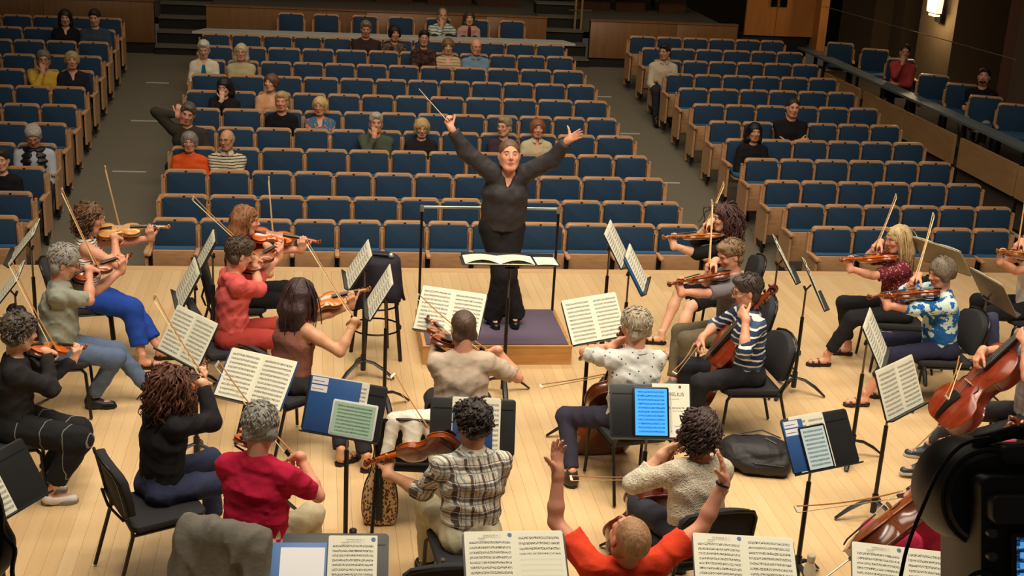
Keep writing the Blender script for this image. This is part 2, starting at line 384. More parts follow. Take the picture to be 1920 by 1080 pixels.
# ================================================================ THEATRE SEATS
def seat_proto(w, down=False, end=0, lone=False):
    """seat facing -Y, origin on the floor under the seat back; w = pitch; end: -1/+1 adds an end panel on that side"""
    r = empty('theatre_seat'); hw = w/2-.014
    tilt = np.eye(4); tilt[1][2] = .06; tilt[1][3] = -.03
    MB().slab(rrect(-hw, hw, .42, .85, .05, True), .0, .032, 'y', .004).xf(tilt).obj('seat_shell', M_seatwood, r)
    sh = rrect(-hw, hw, .80, .85, .045, True)
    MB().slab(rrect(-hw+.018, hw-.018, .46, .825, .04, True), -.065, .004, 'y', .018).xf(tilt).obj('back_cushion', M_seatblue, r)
    MB().slab(sh, -.035, .0, 'y', .006).xf(tilt).obj('top_rail', M_seatwood, r)
    MB().slab(rrect(-.014, .014, .826, .842, .005), -.04, -.034, 'y').xf(tilt).obj('number_plate', M_plate, r)
    if down:
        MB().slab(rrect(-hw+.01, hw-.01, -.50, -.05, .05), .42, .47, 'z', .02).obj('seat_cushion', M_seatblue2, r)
        MB().slab(rrect(-hw+.01, hw-.01, -.49, -.05, .05), .395, .42, 'z', .004).obj('seat_pan', M_seatwood, r)
    else:
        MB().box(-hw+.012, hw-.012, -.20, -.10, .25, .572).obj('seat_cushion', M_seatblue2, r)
        MB().slab(rrect(-hw+.012, hw-.012, .2, .562, .012), -.23, -.20, 'y', .004).obj('seat_pan', M_seatwood, r)
    sides = (-1, 1) if (end or lone) else (-1,)
    for s in ((-1,) if end <= 0 and not lone else (-1, 1)):
        x = s*w/2
        MB().box(x-.012, x+.012, -.03, .03, .40, .74).obj('side_post', M_seatwood, r)
        MB().box(x-.02, x+.02, -.26, .0, .04, .535).obj('standard', M_black, r)
        MB().slab(rrect(x-.024, x+.024, -.37, -.12, .018), .535, .565, 'z', .006).obj('armrest', M_seatwood, r)
    if end:
        x = end*(w/2+.025)
        MB().box(x-.014, x+.014, -.34, .04, .12, .56).obj('end_panel', M_seatwood, r)
        MB().box(x-.016, x+.016, -.30, -.24, 0, .14).obj('leg', M_black, r)
        MB().box(x-.012, x+.012, -.02, .03, 0, .78).obj('end_post', M_seatwood, r)
        if end < 0: MB().slab(rrect(x-.026, x+.026, -.38, -.10, .02), .545, .58, 'z', .006).obj('armrest', M_seatwood, r)
    return r
SP = {}
def seat(w, x, Y, zf, label, group, down=False, end=0, lone=False, rz=0.):
    key = (round(w, 3), down, end, lone)
    if key not in SP:
        p = SP[key] = seat_proto(w, down, end, lone); p.matrix_world = Matrix(T(x, Y, zf, rz).tolist()); o = p
    else: o = copytree(SP[key], T(x, Y, zf, rz))
    tag(o, label, 'seat', group); return o
ORD = ['front', 'second', 'third', 'fourth', 'fifth', 'sixth', 'seventh', 'eighth', 'ninth', 'tenth', 'eleventh', 'twelfth']
# who sits where in the hall: head pixel -> row; the seat under a listener is folded down
LISTEN = [('L', 122, 32), ('L', 177, 33), ('L', 82, 112), ('L', 135, 112), ('L', 62, 255), ('L', 2, 300), ('C', 382, 92), ('C', 452, 97), ('C', 420, 162), ('C', 508, 154), ('C', 528, 190), ('C', 600, 198), ('C', 352, 213),
          ('C', 355, 265), ('C', 425, 262), ('C', 705, 230), ('C', 791, 239), ('C', 945, 237), ('C', 1008, 240), ('C', 686, 54), ('C', 740, 62), ('C', 795, 72), ('C', 840, 86), ('C', 893, 88), ('R', 1246, 97), ('R', 1487, 202), ('R', 1415, 247)]
def project(p): d = V(*p)-CO; z = d @ Fw; return 960+CF*(d @ Rt)/z, 540-CF*(d @ Up)/z
def rowfit(px, py):
    best = None
    for i in range(12):
        Y = 14.1+.8*i-.24; p = Wy(px, py, Y); e = abs(p[2]-(ZT[i]+.21))
        if best is None or e < best[0]: best = (e, i, p)
    return best[1], best[2]
SITX = [(sec, rowfit(px, py)[0], rowfit(px, py)[1][0]) for sec, px, py in LISTEN]
SEATX = {}
CPX = {0: '284 372 460 549 632 717 801 882 968 1059 1145 1231 1312', 1: '299 391 484 572 661 749 826 903 978 1052 1129 1206 1276', 2: '308 389 470 550 626 700 776 850 930 1010 1091 1170 1246',
 3: '320 405 489 572 653 732 803 875 945 1012 1082 1151 1216', 4: '331 406 478 549 619 687 755 827 900 972 1045 1118 1190', 5: '343 415 492 569 643 712 782 845 911 973 1037 1099 1158',
 6: '347 412 482 547 613 677 740 805 872 942 1008 1076 1140', 7: '357 427 498 568 636 703 764 823 883 943 1002 1062 1117', 8: '362 425 487 548 608 667 727 787 849 913 975 1036 1096',
 9: '377 438 501 565 628 690 749 805 861 917 969 1024 1076', 10: '377 433 492 550 605 661 718 775 833 890 948 1005 1060',
 'R0': '1522 1600 1675 1749 1825 1896', 'R1': '1475 1548 1620 1690 1763 1830 1898', 'R2': '1433 1503 1572 1639 1707 1776 1842', 'R3': '1396 1462 1528 1593 1660 1723 1785', 'R4': '1361 1424 1487 1553 1615 1675 1734',
 'R5': '1329 1392 1452 1514 1572 1632 1689', 'R6': '1299 1360 1418 1476 1535 1592 1648', 'R7': '1272 1329 1387 1442 1497 1552 1605', 'R8': '1248 1302 1355 1410 1464 1517 1570', 'R9': '1225 1280 1329 1382 1433 1486 1536', 'R10': '1203 1255 1305 1356 1408 1457 1507', 'R11': '1180 1231 1280 1329 1379 1426 1471'}
def bounds(key, i):
    Y = 14.1+.8*i; out = []
    for px in map(float, CPX[key].split()):
        y = 400.
        for _ in range(4):
            p = Wy(px, y, Y); y += (p[2]-ZT[i])*CF/((p-CO) @ Fw)
        out.append(Wy(px, y, Y)[0])
    return out
ZQ = ZT
def rowof(sec, i, x0, x1, n):
    Y = 14.1+.8*i; zf = ZQ[i]-.85
    key = i if sec == "C" else "R%d" % i
    bs = bounds(key, i) if sec != "L" else [x0+(x1-x0)*k/n for k in range(n+1)]
    for k in range(n):
        w = round((bs[k+1]-bs[k])/.01)*.01; x = (bs[k]+bs[k+1])/2
        e = 0
        if sec != 'L' and k == 0: e = -1
        if sec != 'R' and k == n-1: e = 1
        if sec == 'R' and k == n-1: e = 1
        s = {'C': 'centre block', 'R': 'right block', 'L': 'left block'}[sec]
        place = 'from the left' if sec != 'L' else 'from the right'
        kk = k if sec != 'L' else n-1-k
        lab = 'blue theatre seat, %s %s, %s row of the %s' % (ORD[kk] if kk else 'first', place, ORD[i], s)
        SEATX[(sec, i, kk)] = (x, Y, zf)
        seat(w, x, Y, zf, lab, 'theatre seats of the %s' % s, down=any(a_ == sec and b_ == i and abs(c_-x) < w/2+.06 for a_, b_, c_ in SITX), end=e)
for i in range(11): rowof('C', i, -1.75-.008*i, 4.27-.02*i, 12)
rowof('R', 0, 5.62, 8.05, 5)
for i in range(1, 12): rowof('R', i, 5.60-.022*i, 8.49-.028*i, 6)
nl = [2, 2, 2, 2, 3, 3, 3, 4, 4, 4, 4, 5]
for i in range(12): rowof('L', i, -3.11-.008*i-nl[i]*.475, -3.11-.008*i, nl[i])
# loose seats behind the counter
for k, px in enumerate((546, 612, 684, 752, 822, 893, 960)):
    p = Wy(px, 33+(px-546)*.037, 23.95)
    seat(.47, p[0], 23.95, .47, 'blue theatre seat behind the grey counter, %s from the left' % ORD[k].replace('front', 'first'), 'seats behind the grey counter', lone=True, down=True)
# terrace seats, turned towards the stage
for k, (px, py, rz) in enumerate(((1577, 80, -.35), (1642, 92, -.35), (1690, 110, -.35), (1752, 140, -.35), (1805, 157, -.35), (1850, 180, -.35), (1905, 195, -.35))):
    z = 1.22; p = Wz(px, py, z)
    seat(.5, p[0], p[1], z-.85, 'dim blue seat on the side terrace, %s from the far end' % ORD[k].replace('front', 'first'), 'seats on the side terrace', lone=True, down=True, rz=rz)
# dim seats in the upper tier
for k in range(12):
    x = 4.75+.5*k if k < 6 else (-1.5+.52*(k-6)*1.7)
    seat(.5, x, 28.1, 1.15, 'dim seat in the upper tier, %s from the %s steps' % (ORD[k % 6].replace('front', 'first'), 'right-hand' if k < 6 else 'left-hand'), 'seats in the upper tier', lone=True)
# ================================================================ FIGURES
import openvdb as vdb
UP_ = np.array([0, 0, 1.])
class SDF:
    """smooth union of round cones and ellipsoids, meshed once"""
    def __init__(s): s.p = []; s.sub = []
    def cone(s, a, b, ra, rb=None, k=.02, flat=None, cut=None):
        s.p.append(('c', np.asarray(a, float), np.asarray(b, float), ra, ra if rb is None else rb, k, flat, cut)); return s
    def chain(s, P, R, k=.02, flat=None):
        for i in range(len(P)-1): s.cone(P[i], P[i+1], R[i], R[i+1], k, flat)
        return s
    def ell(s, c, r, R=None, k=.02, cut=None):
        s.p.append(('e', np.asarray(c, float), np.asarray(r, float), np.eye(3) if R is None else np.asarray(R, float), 0, k, None, cut)); return s
    def carve(s, kind, *a, **kw):
        t = SDF(); getattr(t, kind)(*a, **kw); s.sub.append(t.p[0]); return s
    @staticmethod
    def box(q):
        if q[0] == 'c':
            r = max(q[3], q[4])*(q[6][1] if q[6] else 1); return np.minimum(q[1], q[2])-r, np.maximum(q[1], q[2])+r
        e = np.sqrt(((q[3]*q[2][None, :])**2).sum(1)); return q[1]-e, q[1]+e
    @staticmethod
    def ev(q, X):
        if q[0] == 'c':
            a, b = q[1], q[2]; ba = (b-a).astype(np.float32); L = max(float(ba @ ba), 1e-9)
            P = X-a.astype(np.float32); t = np.clip((P @ ba)/L, 0, 1); v = P-t[..., None]*ba
            if q[6]:
                u, f = np.asarray(q[6][0], np.float32), q[6][1]; m = v @ u; v = v-(m*(1-1/f))[..., None]*u
            d = np.sqrt((v*v).sum(-1))-(q[3]+(q[4]-q[3])*t)
        else:
            P = (X-q[1].astype(np.float32)) @ q[3].astype(np.float32); r = q[2].astype(np.float32)
            k0 = np.sqrt(((P/r)**2).sum(-1)); k1 = np.sqrt(((P/(r*r))**2).sum(-1))+1e-6; d = k0*(k0-1)/k1
        if q[7] is not None:
            o, n = q[7]; d = np.maximum(d, (X-np.asarray(o, np.float32)) @ nrm(n).astype(np.float32))
        return d
    def build(s, h, disp=None):
        m = .035
        lo = np.min([s.box(q)[0] for q in s.p], 0)-m; hi = np.max([s.box(q)[1] for q in s.p], 0)+m
        n = np.ceil((hi-lo)/h).astype(int)+1; D = np.full(n, .08, np.float32)
        ax = [(lo[i]+h*np.arange(n[i])).astype(np.float32) for i in range(3)]
        def block(q, e):
            a, b = s.box(q); i0 = np.clip(np.floor((a-e-lo)/h).astype(int), 0, n); i1 = np.clip(np.ceil((b+e-lo)/h).astype(int)+1, 0, n)
            if (i1 <= i0).any(): return None, None
            sl = tuple(slice(i0[i], i1[i]) for i in range(3))
            g = np.stack(np.meshgrid(*[ax[i][sl[i]] for i in range(3)], indexing='ij'), -1); return sl, g
        for q in s.p:
            sl, g = block(q, .03)
            if sl is None: continue
            d = s.ev(q, g); c = D[sl]; k = q[5]; w = np.maximum(k-np.abs(c-d), 0)/k; D[sl] = np.minimum(c, d)-w*w*k*.25
        for q in s.sub:
            sl, g = block(q, .03)
            if sl is None: continue
            d = -s.ev(q, g); c = D[sl]; k = q[5]; w = np.maximum(k-np.abs(c-d), 0)/k; D[sl] = np.maximum(c, d)+w*w*k*.25
        if disp is not None:
            idx = np.abs(D) < .05
            w = np.argwhere(idx); X = w*h+lo; D[idx] += disp(X).astype(np.float32)
        gr = vdb.FloatGrid(.08); gr.copyFromArray(D)
        v, q = gr.convertToQuads(0.0)
        v = v*h+lo
        if len(q):
            a, b, c = v[q[:, 0]], v[q[:, 1]], v[q[:, 2]]; vol = np.einsum('ij,ij->i', a, np.cross(b, c)).sum()+np.einsum('ij,ij->i', a, np.cross(c, v[q[:, 3]])).sum()
            if vol < 0: q = q[:, ::-1]
        return v, q
def wrinkle(amp, f=14., ax=None, seed=0):
    r = np.random.RandomState(seed); K = r.randn(7, 3); K /= np.linalg.norm(K, axis=1, keepdims=True); ph = r.rand(7)*6.28; fr = f*(.6+r.rand(7)*1.2)
    if ax is not None: K = K*(1-.75*np.abs(np.asarray(ax)))
    def fn(X):
        w = np.sin(X @ K[0]*f*.5+ph[0])*.9; o = 0
        for i in range(1, 7): t = np.sin(X @ K[i]*fr[i]+ph[i]+w*1.6); o = o+(1-np.abs(t))**2*(.6 if i % 2 else .4)
        return amp*(.55-o*.75)
    return fn
def meshfrom(name, parts, mats, xf=None):
    """parts: list of (verts, quads, material index)"""
    n = 0; VV = []; Q = []; mi = []
    for v, q, m in parts:
        if len(q) == 0: continue
        VV.append(v); Q.append(q+n); mi.append(np.full(len(q), m)); n += len(v)
    v = np.concatenate(VV); q = np.concatenate(Q).astype(np.int32); mi = np.concatenate(mi)
    me = bpy.data.meshes.new(name); me.vertices.add(len(v)); me.vertices.foreach_set('co', v.astype(np.float32).ravel())
    me.loops.add(q.size); me.loops.foreach_set('vertex_index', q.ravel())
    me.polygons.add(len(q)); me.polygons.foreach_set('loop_start', np.arange(0, q.size, 4, dtype=np.int32))
    for m in (mats if isinstance(mats, (list, tuple)) else [mats]): me.materials.append(m)
    if mi.max() > 0: me.polygons.foreach_set('material_index', mi.astype(np.int32))
    me.polygons.foreach_set('use_smooth', np.ones(len(q), bool)); me.update(calc_edges=True); return me

# ---- cloth and skin materials
def skin(c):
    return plain(c, .48, nz=.10, nscale=30, bmp=.05, spec=.35)
def cloth(c, nz=.12, bmp=.35, rough=.88, nscale=26):
    return plain(c, rough, nz=nz, nscale=nscale, bmp=bmp, spec=.2)
def hairmat(c, c2=None, ns=160):
    key = ('hair', tuple(c), c2, ns)
    if key in MATS: return MATS[key]
    m, nt, b = newmat('hair'); co, s = coords(nt); f = noise(nt, co, ns*.6, 3, .7, (1, 1, .22)); g = noise(nt, co, 14, 3, .6)
    h = mth(nt, 'ADD', mth(nt, 'MULTIPLY', f, .65), mth(nt, 'MULTIPLY', g, .35))
    L = lin(c); D = lin(c2) if c2 else tuple(x*.35 for x in L)
    o = ramp(nt, h, [(.36, D), (.62, L)]); nt.links.new(o, b.inputs['Base Color']); b.inputs['Roughness'].default_value = .5
    bump(nt, b, f, .6, .01); MATS[key] = m; return m
def patmat(kind, *cs, sc=1.0):  # printed or woven cloth
    key = ('pat', kind, cs, sc)
    if key in MATS: return MATS[key]
    m, nt, b = newmat('patterned_cloth'); co, s = coords(nt); L = [lin(c) for c in cs]
    b.inputs['Roughness'].default_value = .88; b.inputs['Specular IOR Level'].default_value = .2
    wv = noise(nt, co, 9, 2); X, Y, Z = s[0], s[1], s[2]
    Zw = mth(nt, 'ADD', Z, mth(nt, 'MULTIPLY', wv, .03)); Xw = mth(nt, 'ADD', X, mth(nt, 'MULTIPLY', wv, .03)); Yw = mth(nt, 'ADD', Y, mth(nt, 'MULTIPLY', wv, .02))
    def band(x, per, duty, off=0.):
        t = mth(nt, 'FRACT', mth(nt, 'ADD', mth(nt, 'MULTIPLY', x, 1./per), off)); return mth(nt, 'LESS_THAN', t, duty)
    if kind == 'hstripe':
        o = mix(nt, band(Zw, sc*.05, .28), L[0], L[1])
        if len(L) > 2: o = mix(nt, band(Zw, sc*.21, .35, .2), o, mix(nt, band(Zw, sc*.05, .28), L[2], L[1]))
    elif kind == 'seam':
        o = mix(nt, band(mth(nt, 'ADD', Yw, mth(nt, 'MULTIPLY', Xw, .7)), .17*sc, .035), L[0], L[1])
    elif kind == 'thin':
        o = mix(nt, band(Zw, .022*sc, .3), L[0], L[1])
    elif kind == 'plaid':
        H = mth(nt, 'ADD', Xw, mth(nt, 'MULTIPLY', Yw, .55))
        o = mix(nt, 0.0, L[0], L[0])
        for ax_, per, du, of, col, f in ((H, .088*sc, .22, .0, L[1], .85), (H, .088*sc, .12, .42, L[2], .7), (H, .044*sc, .07, .30, L[3], .8), (Zw, .105*sc, .20, .1, L[1], .7), (Zw, .105*sc, .13, .36, L[2], .6), (Zw, .0525*sc, .06, .7, L[3], .7), (H, .088*sc, .05, .68, L[4], .8), (Zw, .105*sc, .05, .8, L[4], .7)):
            w = nt.nodes.new('ShaderNodeMath'); w.operation = 'MULTIPLY'; nt.links.new(band(ax_, per, du, of), w.inputs[0]); w.inputs[1].default_value = f
            o = mix(nt, w.outputs[0], o, col)
    elif kind == 'dots':
        v = nt.nodes.new('ShaderNodeTexVoronoi'); v.inputs['Scale'].default_value = 24/sc; nt.links.new(co, v.inputs['Vector'])
        o = mix(nt, mth(nt, 'LESS_THAN', v.outputs['Distance'], .17), L[0], L[1])
    elif kind == 'floral':
        v = nt.nodes.new('ShaderNodeTexVoronoi'); v.inputs['Scale'].default_value = 42/sc; nt.links.new(co, v.inputs['Vector'])
        o = mix(nt, mth(nt, 'LESS_THAN', v.outputs['Distance'], .34), L[0], L[1])
        o = mix(nt, mth(nt, 'LESS_THAN', v.outputs['Distance'], .14), o, L[2])
    elif kind == 'splash':
        n1 = noise(nt, co, 7/sc, 3, .6, (1, 1, 1.8)); n2 = noise(nt, co, 12/sc, 4, .6)
        st = [(.30+.4*i/max(1, len(L)-1), c) for i, c in enumerate(L)]
        r_ = ramp(nt, mth(nt, 'ADD', mth(nt, 'MULTIPLY', n1, .6), mth(nt, 'MULTIPLY', n2, .4)), st)
        r_.node.color_ramp.interpolation = 'CONSTANT' if len(L) > 3 else 'LINEAR'; o = r_
    elif kind == 'knit':
        w = nt.nodes.new('ShaderNodeTexWave'); w.wave_type = 'BANDS'; w.bands_direction = 'DIAGONAL'; w.inputs['Scale'].default_value = 60/sc; w.inputs['Distortion'].default_value = 4.5
        nt.links.new(co, w.inputs['Vector']); v = nt.nodes.new('ShaderNodeTexVoronoi'); v.inputs['Scale'].default_value = 75/sc; nt.links.new(co, v.inputs['Vector'])
        h = mth(nt, 'ADD', mth(nt, 'MULTIPLY', w.outputs['Fac'], .28), mth(nt, 'MULTIPLY', v.outputs['Distance'], .75)); o = mix(nt, h, L[1], L[0]); bump(nt, b, h, .8, .012)
    elif kind == 'camo':
        n1 = noise(nt, co, 16/sc, 3, .55); o = ramp(nt, n1, [(.40, L[0]), (.5, L[1]), (.58, L[2])])
    nt.links.new(o, b.inputs['Base Color'])
    if kind != 'knit': bump(nt, b, noise(nt, co, 22, 4, .5), .35, .012)
    MATS[key] = m; return m

def rotm(yaw=0, pitch=0, roll=0):
    """columns right, forward, up; yaw turns to the figure's right, pitch looks up, roll tilts to its right"""
    a, p, r = map(math.radians, (yaw, pitch, roll))
    Rz = np.array([[math.cos(a), math.sin(a), 0], [-math.sin(a), math.cos(a), 0], [0, 0, 1]])
    Rx = np.array([[1, 0, 0], [0, math.cos(p), -math.sin(p)], [0, math.sin(p), math.cos(p)]])
    Ry = np.array([[math.cos(r), 0, math.sin(r)], [0, 1, 0], [-math.sin(r), 0, math.cos(r)]])
    return Rz @ Rx @ Ry
def ik(a, c, l1, l2, pole):
    d = c-a; L = np.linalg.norm(d); L2 = min(L, (l1+l2)*.995); u = d/(L+1e-9); c = a+u*L2
    x = (l1*l1-l2*l2+L2*L2)/(2*L2); h = math.sqrt(max(l1*l1-x*x, 0)); p = pole-(pole @ u)*u; p = nrm(p)
    return a+u*x+p*h, c
def headparts(S, C, R, s=1.0, fem=False, nose=1.0, jaw=1.0):
    def L(*a): return C+R @ (V(*a)*s)
    S.ell(L(0, -.014, .030), V(.074, .093, .082)*s, R, .03)
    S.ell(L(0, .018, -.028), V(.061*jaw, .068, .082)*s, R, .03)
    S.cone(L(-.018, .056, -.098), L(.018, .056, -.098), .017*s*jaw, k=.03)
    for q in (-1, 1):
        S.cone(L(q*.052, -.005, -.055), L(q*.03, .04, -.092), .02*s, .016*s, .03)
        S.ell(L(q*.036, .062, -.022), V(.022, .016, .018)*s, R, .02)
        S.cone(L(q*.014, .080, .026), L(q*.042, .070, .028), .009*s, .008*s, .012)
        S.ell(L(q*.076, -.008, -.010), V(.009, .020, .031)*s, R @ rotm(q*-18, -8), .008)
        S.cone(L(q*.011, .090, -.030), L(q*.011, .086, -.031), .008*s, .007*s, .008)
    S.cone(L(0, .080, .012), L(0, .104, -.024), .0075*s, .0105*s*nose, .012)
    S.cone(L(-.020, .078, -.056), L(.020, .078, -.056), .0062*s, k=.008); S.cone(L(-.016, .078, -.067), L(.016, .078, -.067), .007*s, k=.008)
    for q in (-1, 1): S.carve('ell', L(q*.031, .088, .008), V(.016, .011, .010)*s, R, .010)
    S.carve('cone', L(-.018, .087, -.0615), L(.018, .087, -.0615), .0018, k=.004)
def hand(S, Wp, d, n, side, curl=.4, s=1.0, spread=.12, curls=None, thumb=.5):
    """d: towards fingertips, n: palm normal, side +1 right hand / -1 left hand"""
    d = nrm(d); n = nrm(n-(n @ d)*d); t = np.cross(d, n)*side   # towards the thumb
    fl = [.072, .080, .075, .060]; off = [.030, .010, -.010, -.029]
    S.cone(Wp-d*.02, Wp+d*.02, .026*s, .026*s, .02, flat=(t, 1.15))
    kn = []
    for i in range(4):
        k = Wp+d*(.088-abs(i-1)*.004-(i == 3)*.006)*s+t*off[i]*s; kn.append(k)
        S.cone(Wp+d*.018*s+t*off[i]*.55*s, k, .0145*s, .0112*s, .014)
    for i in range(4):
        c = (curls[i] if curls is not None else curl)+.04*i; a = 0.; p = kn[i]; sp = spread*(1.5-i)*.5; dd = nrm(d+t*sp)
        for j, (l, w) in enumerate(((.46, 1.15), (.30, 1.35), (.24, .9))):
            a += c*w; q = p+(dd*math.cos(a)+n*math.sin(a))*fl[i]*l*s; r0 = (.0098-.0009*j-(i == 3)*.0012)*s
            S.cone(p, q, r0, r0-.0007*s, .006); p = q
    b = Wp+d*.022*s+t*.022*s; a = nrm(d*.62+t*(.9-.35*thumb)+n*(.15+.55*thumb))
    q = b+a*.042*s; S.cone(b, q, .0165*s, .0125*s, .014); a2 = nrm(a+d*.35*thumb+n*.25*thumb-t*.25*thumb); q2 = q+a2*.033*s; S.cone(q, q2, .0112*s, .0102*s, .006); a3 = nrm(a2+d*.3*thumb-t*.2*thumb); S.cone(q2, q2+a3*.026*s, .0102*s, .0082*s, .006)
    return kn, t

SKINS = {'fair': (226, 172, 140), 'pink': (222, 158, 128), 'tan': (204, 150, 114), 'mid': (190, 134, 100), 'olive': (180, 128, 92), 'dark': (120, 80, 58)}
def figure(name, label, group=None, *, pelvis, yaw, head, hyaw=0, hpitch=0, hroll=0, hz=None, s=1.0, fem=False, near=True, skinc='fair',
           rh=None, lh=None, rpole=None, lpole=None, rhd=None, rhn=None, lhd=None, lhn=None, rcurl=.5, lcurl=.5, rthumb=.5, lthumb=.5, rcurls=None, lcurls=None,
           knees=None, feet=None, hair='short', hairc=(80, 56, 40), hairc2=None, hairlen=.2, top=None, sleeve=.55, neck='crew', fat=1.0, bottom=None, leglen=1.0, legw=1.0,
           shoes='shoe', shoec=(24, 22, 22), glasses=None, shorts=False, beard=None, collar=None, extras=None, vox=None, standing=False, topnoise=.006, hs=1.06, jaw=None, hem_drop=0., cut_low=.10, eyes='open', bust=0., open_jacket=None, world_targets=True, twist=0, sh_up=0.):
    """every point is given in world space; the figure's own frame has its origin under the pelvis and looks along +Y"""
    yw = math.radians(yaw); Rz = np.array([[math.cos(yw), math.sin(yw), 0], [-math.sin(yw), math.cos(yw), 0], [0, 0, 1]])   # local -> world
    base = V(pelvis[0], pelvis[1], 0)
    Lc = lambda p: Rz.T @ (np.asarray(p, float)-base)
    dep = float((np.asarray(head, float)-CO) @ Fw); vhd = min(max(.00068*dep, .0042), .0125); vhn = min(max(.00056*dep, .0038), .0085); vc = min(max(.00145*dep, .009), .021); vb = min(max(.0019*dep, .012), .027)
    P0 = Lc(pelvis); H = Lc(head); Wm = np.eye(4); Wm[:3, :3] = Rz; Wm[:3, 3] = base
    HR = rotm(hyaw, hpitch, hroll)
    HC = H
    HN = rotm(hyaw*.3, hpitch*.45, hroll*.5); up = nrm(H-P0-HR @ V(0, .02, 0)); Nb = HC+HN @ (V(0, -.03, -.10)*s)-up*.075*s    # base of the neck
    spine = nrm(Nb-P0); TL = np.linalg.norm(Nb-P0)
    tw = math.radians(twist); rt = nrm(np.cross(V(math.sin(tw)*0, 1, 0), spine)); rt = nrm(V(math.cos(tw), -math.sin(tw), 0)-spine*(V(math.cos(tw), -math.sin(tw), 0) @ spine)); fw = np.cross(spine, rt)
    shw = (.145 if fem else .168)*s*(1+(fat-1)*.3)
    SH = {q: Nb+rt*q*shw-spine*(.080*s-sh_up)+fw*.005 for q in (-1, 1)}
    la, lf = .285*s, .255*s
    arms = {}
    for q, T_, po, cu in ((1, rh, rpole, rcurl), (-1, lh, lpole, lcurl)):
        if T_ is None: T_ = base+Rz @ (P0+V(q*.15, .30, .10)); 
        w = Lc(T_)
        pole = (Rz.T @ np.asarray(po, float)) if po is not None else V(q*.6, -.2, -1)
        raise_ = max(0, (w-SH[q])[2]); SH[q] = SH[q]+V(0, 0, .25*min(raise_, .3))
        e, w = ik(SH[q], w, la, lf, pole); arms[q] = (SH[q], e, w)
    hw = (.085 if not fem else .09)*s; hips = {q: P0+V(q*hw, .0, -.01) for q in (-1, 1)}
    lt, ls = .43*s*leglen, .43*s*leglen; legs = {}
    for i, q in enumerate((-1, 1)):
        kn = Lc(knees[i]) if knees is not None and knees[i] is not None else None
        ft = Lc(feet[i]) if feet is not None and feet[i] is not None else None
        if ft is None: ft = hips[q]+(V(q*.06, .42, 0)*s if not standing else V(q*.02, .0, 0)); ft[2] = P0[2]-.45*s if not standing else .08
        if kn is None: kn, ft = ik(hips[q], ft, lt, ls, V(q*.25, 1.0, .7) if not standing else V(q*.1, 1, 0))
        legs[q] = (hips[q], kn, ft)
    # ---------------- body: one continuous skin
    f = fat; B = SDF()
    W1 = P0+spine*TL*.33; W2 = P0+spine*TL*.66
    wx = 1.35
    B.cone(P0+V(0, -.01, 0), W1, .105*s*f, .098*s*f, .05, flat=(rt, wx)); B.cone(W1, W2, .100*s*f, .108*s*(1+(f-1)*.5), .05, flat=(rt, wx)); B.cone(W2, Nb-spine*.07*s, .108*s*(1+(f-1)*.5), .075*s, .05, flat=(rt, wx+.1))
    for q in (-1, 1):
        B.cone(Nb-spine*.018*s, SH[q], .037*s, .048*s, .05)
        a, e, w = arms[q]; m = a+(e-a)*.35
        B.cone(a, m, .050*s, .049*s*(1+(f-1)*.4), .03); B.cone(m, e, .049*s*(1+(f-1)*.4), .037*s, .03); g = e+(w-e)*.3; B.cone(e, g, .037*s, .041*s, .02); B.cone(g, w, .041*s, .0255*s, .02)
        h_, k_, f_ = legs[q]
        B.cone(h_, k_, .074*s*min(legw, 1.05), .051*s, .04); g = k_+(f_-k_)*.3; B.cone(k_, g, .050*s, .052*s, .02); B.cone(g, f_, .052*s, .034*s, .03)
    B.cone(HC+HR @ (V(0, -.028, -.05)*s), Nb, .056*s*(.9 if fem else 1.02), .056*s*(.9 if fem else 1.02), .03)
    parts = [(*B.build(vb), 0)]
    Hs = SDF(); headparts(Hs, HC, HR, s*hs, fem, jaw=jaw or (.96 if fem else 1.04))
    Hs.cone(HC+HR @ (V(0, -.028, -.05)*s), Nb+spine*.01, .0575*s*(.9 if fem else 1.02), .0575*s*(.9 if fem else 1.02), .03)
    parts.append((*Hs.build(vhd), 0))
    for q, hd, hn, cu, cus, th in ((1, rhd, rhn, rcurl, rcurls, rthumb), (-1, lhd, lhn, lcurl, lcurls, lthumb)):
        a, e, w = arms[q]; G = SDF(); fd = nrm(w-e)
        d = nrm(Rz.T @ np.asarray(hd, float)) if hd is not None else fd
        n = (Rz.T @ np.asarray(hn, float)) if hn is not None else V(-q, 0, -.3)
        if abs(nrm(n) @ d) > .95: n = V(0, .3, -1)
        G.cone(w-fd*.07*s, w, .0305*s, .0255*s, .02); hand(G, w, d, n, q, cu, s*(.93 if fem else 1.0), curls=cus, thumb=th)
        parts.append((*G.build(vhn), 0))
    for q in (-1, 1):       # bare feet inside the shoes keep the figure whole
        h_, k_, f_ = legs[q]; fd = nrm(V((f_-k_)[0]*.2+q*.10, 1, 0)) if not isinstance(shoes, tuple) else nrm(Rz.T @ shoes[1][0 if q < 0 else 1])
        G = SDF(); G.cone(f_+V(0, 0, .03), f_+V(0, 0, -.035)-fd*.01, .034*s, .03*s, .02); G.cone(f_+V(0, 0, -.04), f_+fd*.15*s+V(0, 0, -.055), .032*s, .022*s, .03, flat=(np.cross(fd, V(0, 0, 1)), 1.3))
        parts.append((*G.build(vc), 0)); legs[q] = (h_, k_, f_, fd)
    body = mkobj(name, meshfrom('body', parts, skin(SKINS[skinc])), None, Wm)
    body.data.name = 'person_body'
    tag(body, label, 'person', group)
    hx = lambda *a: HC+HR @ (V(*a)*s*hs)
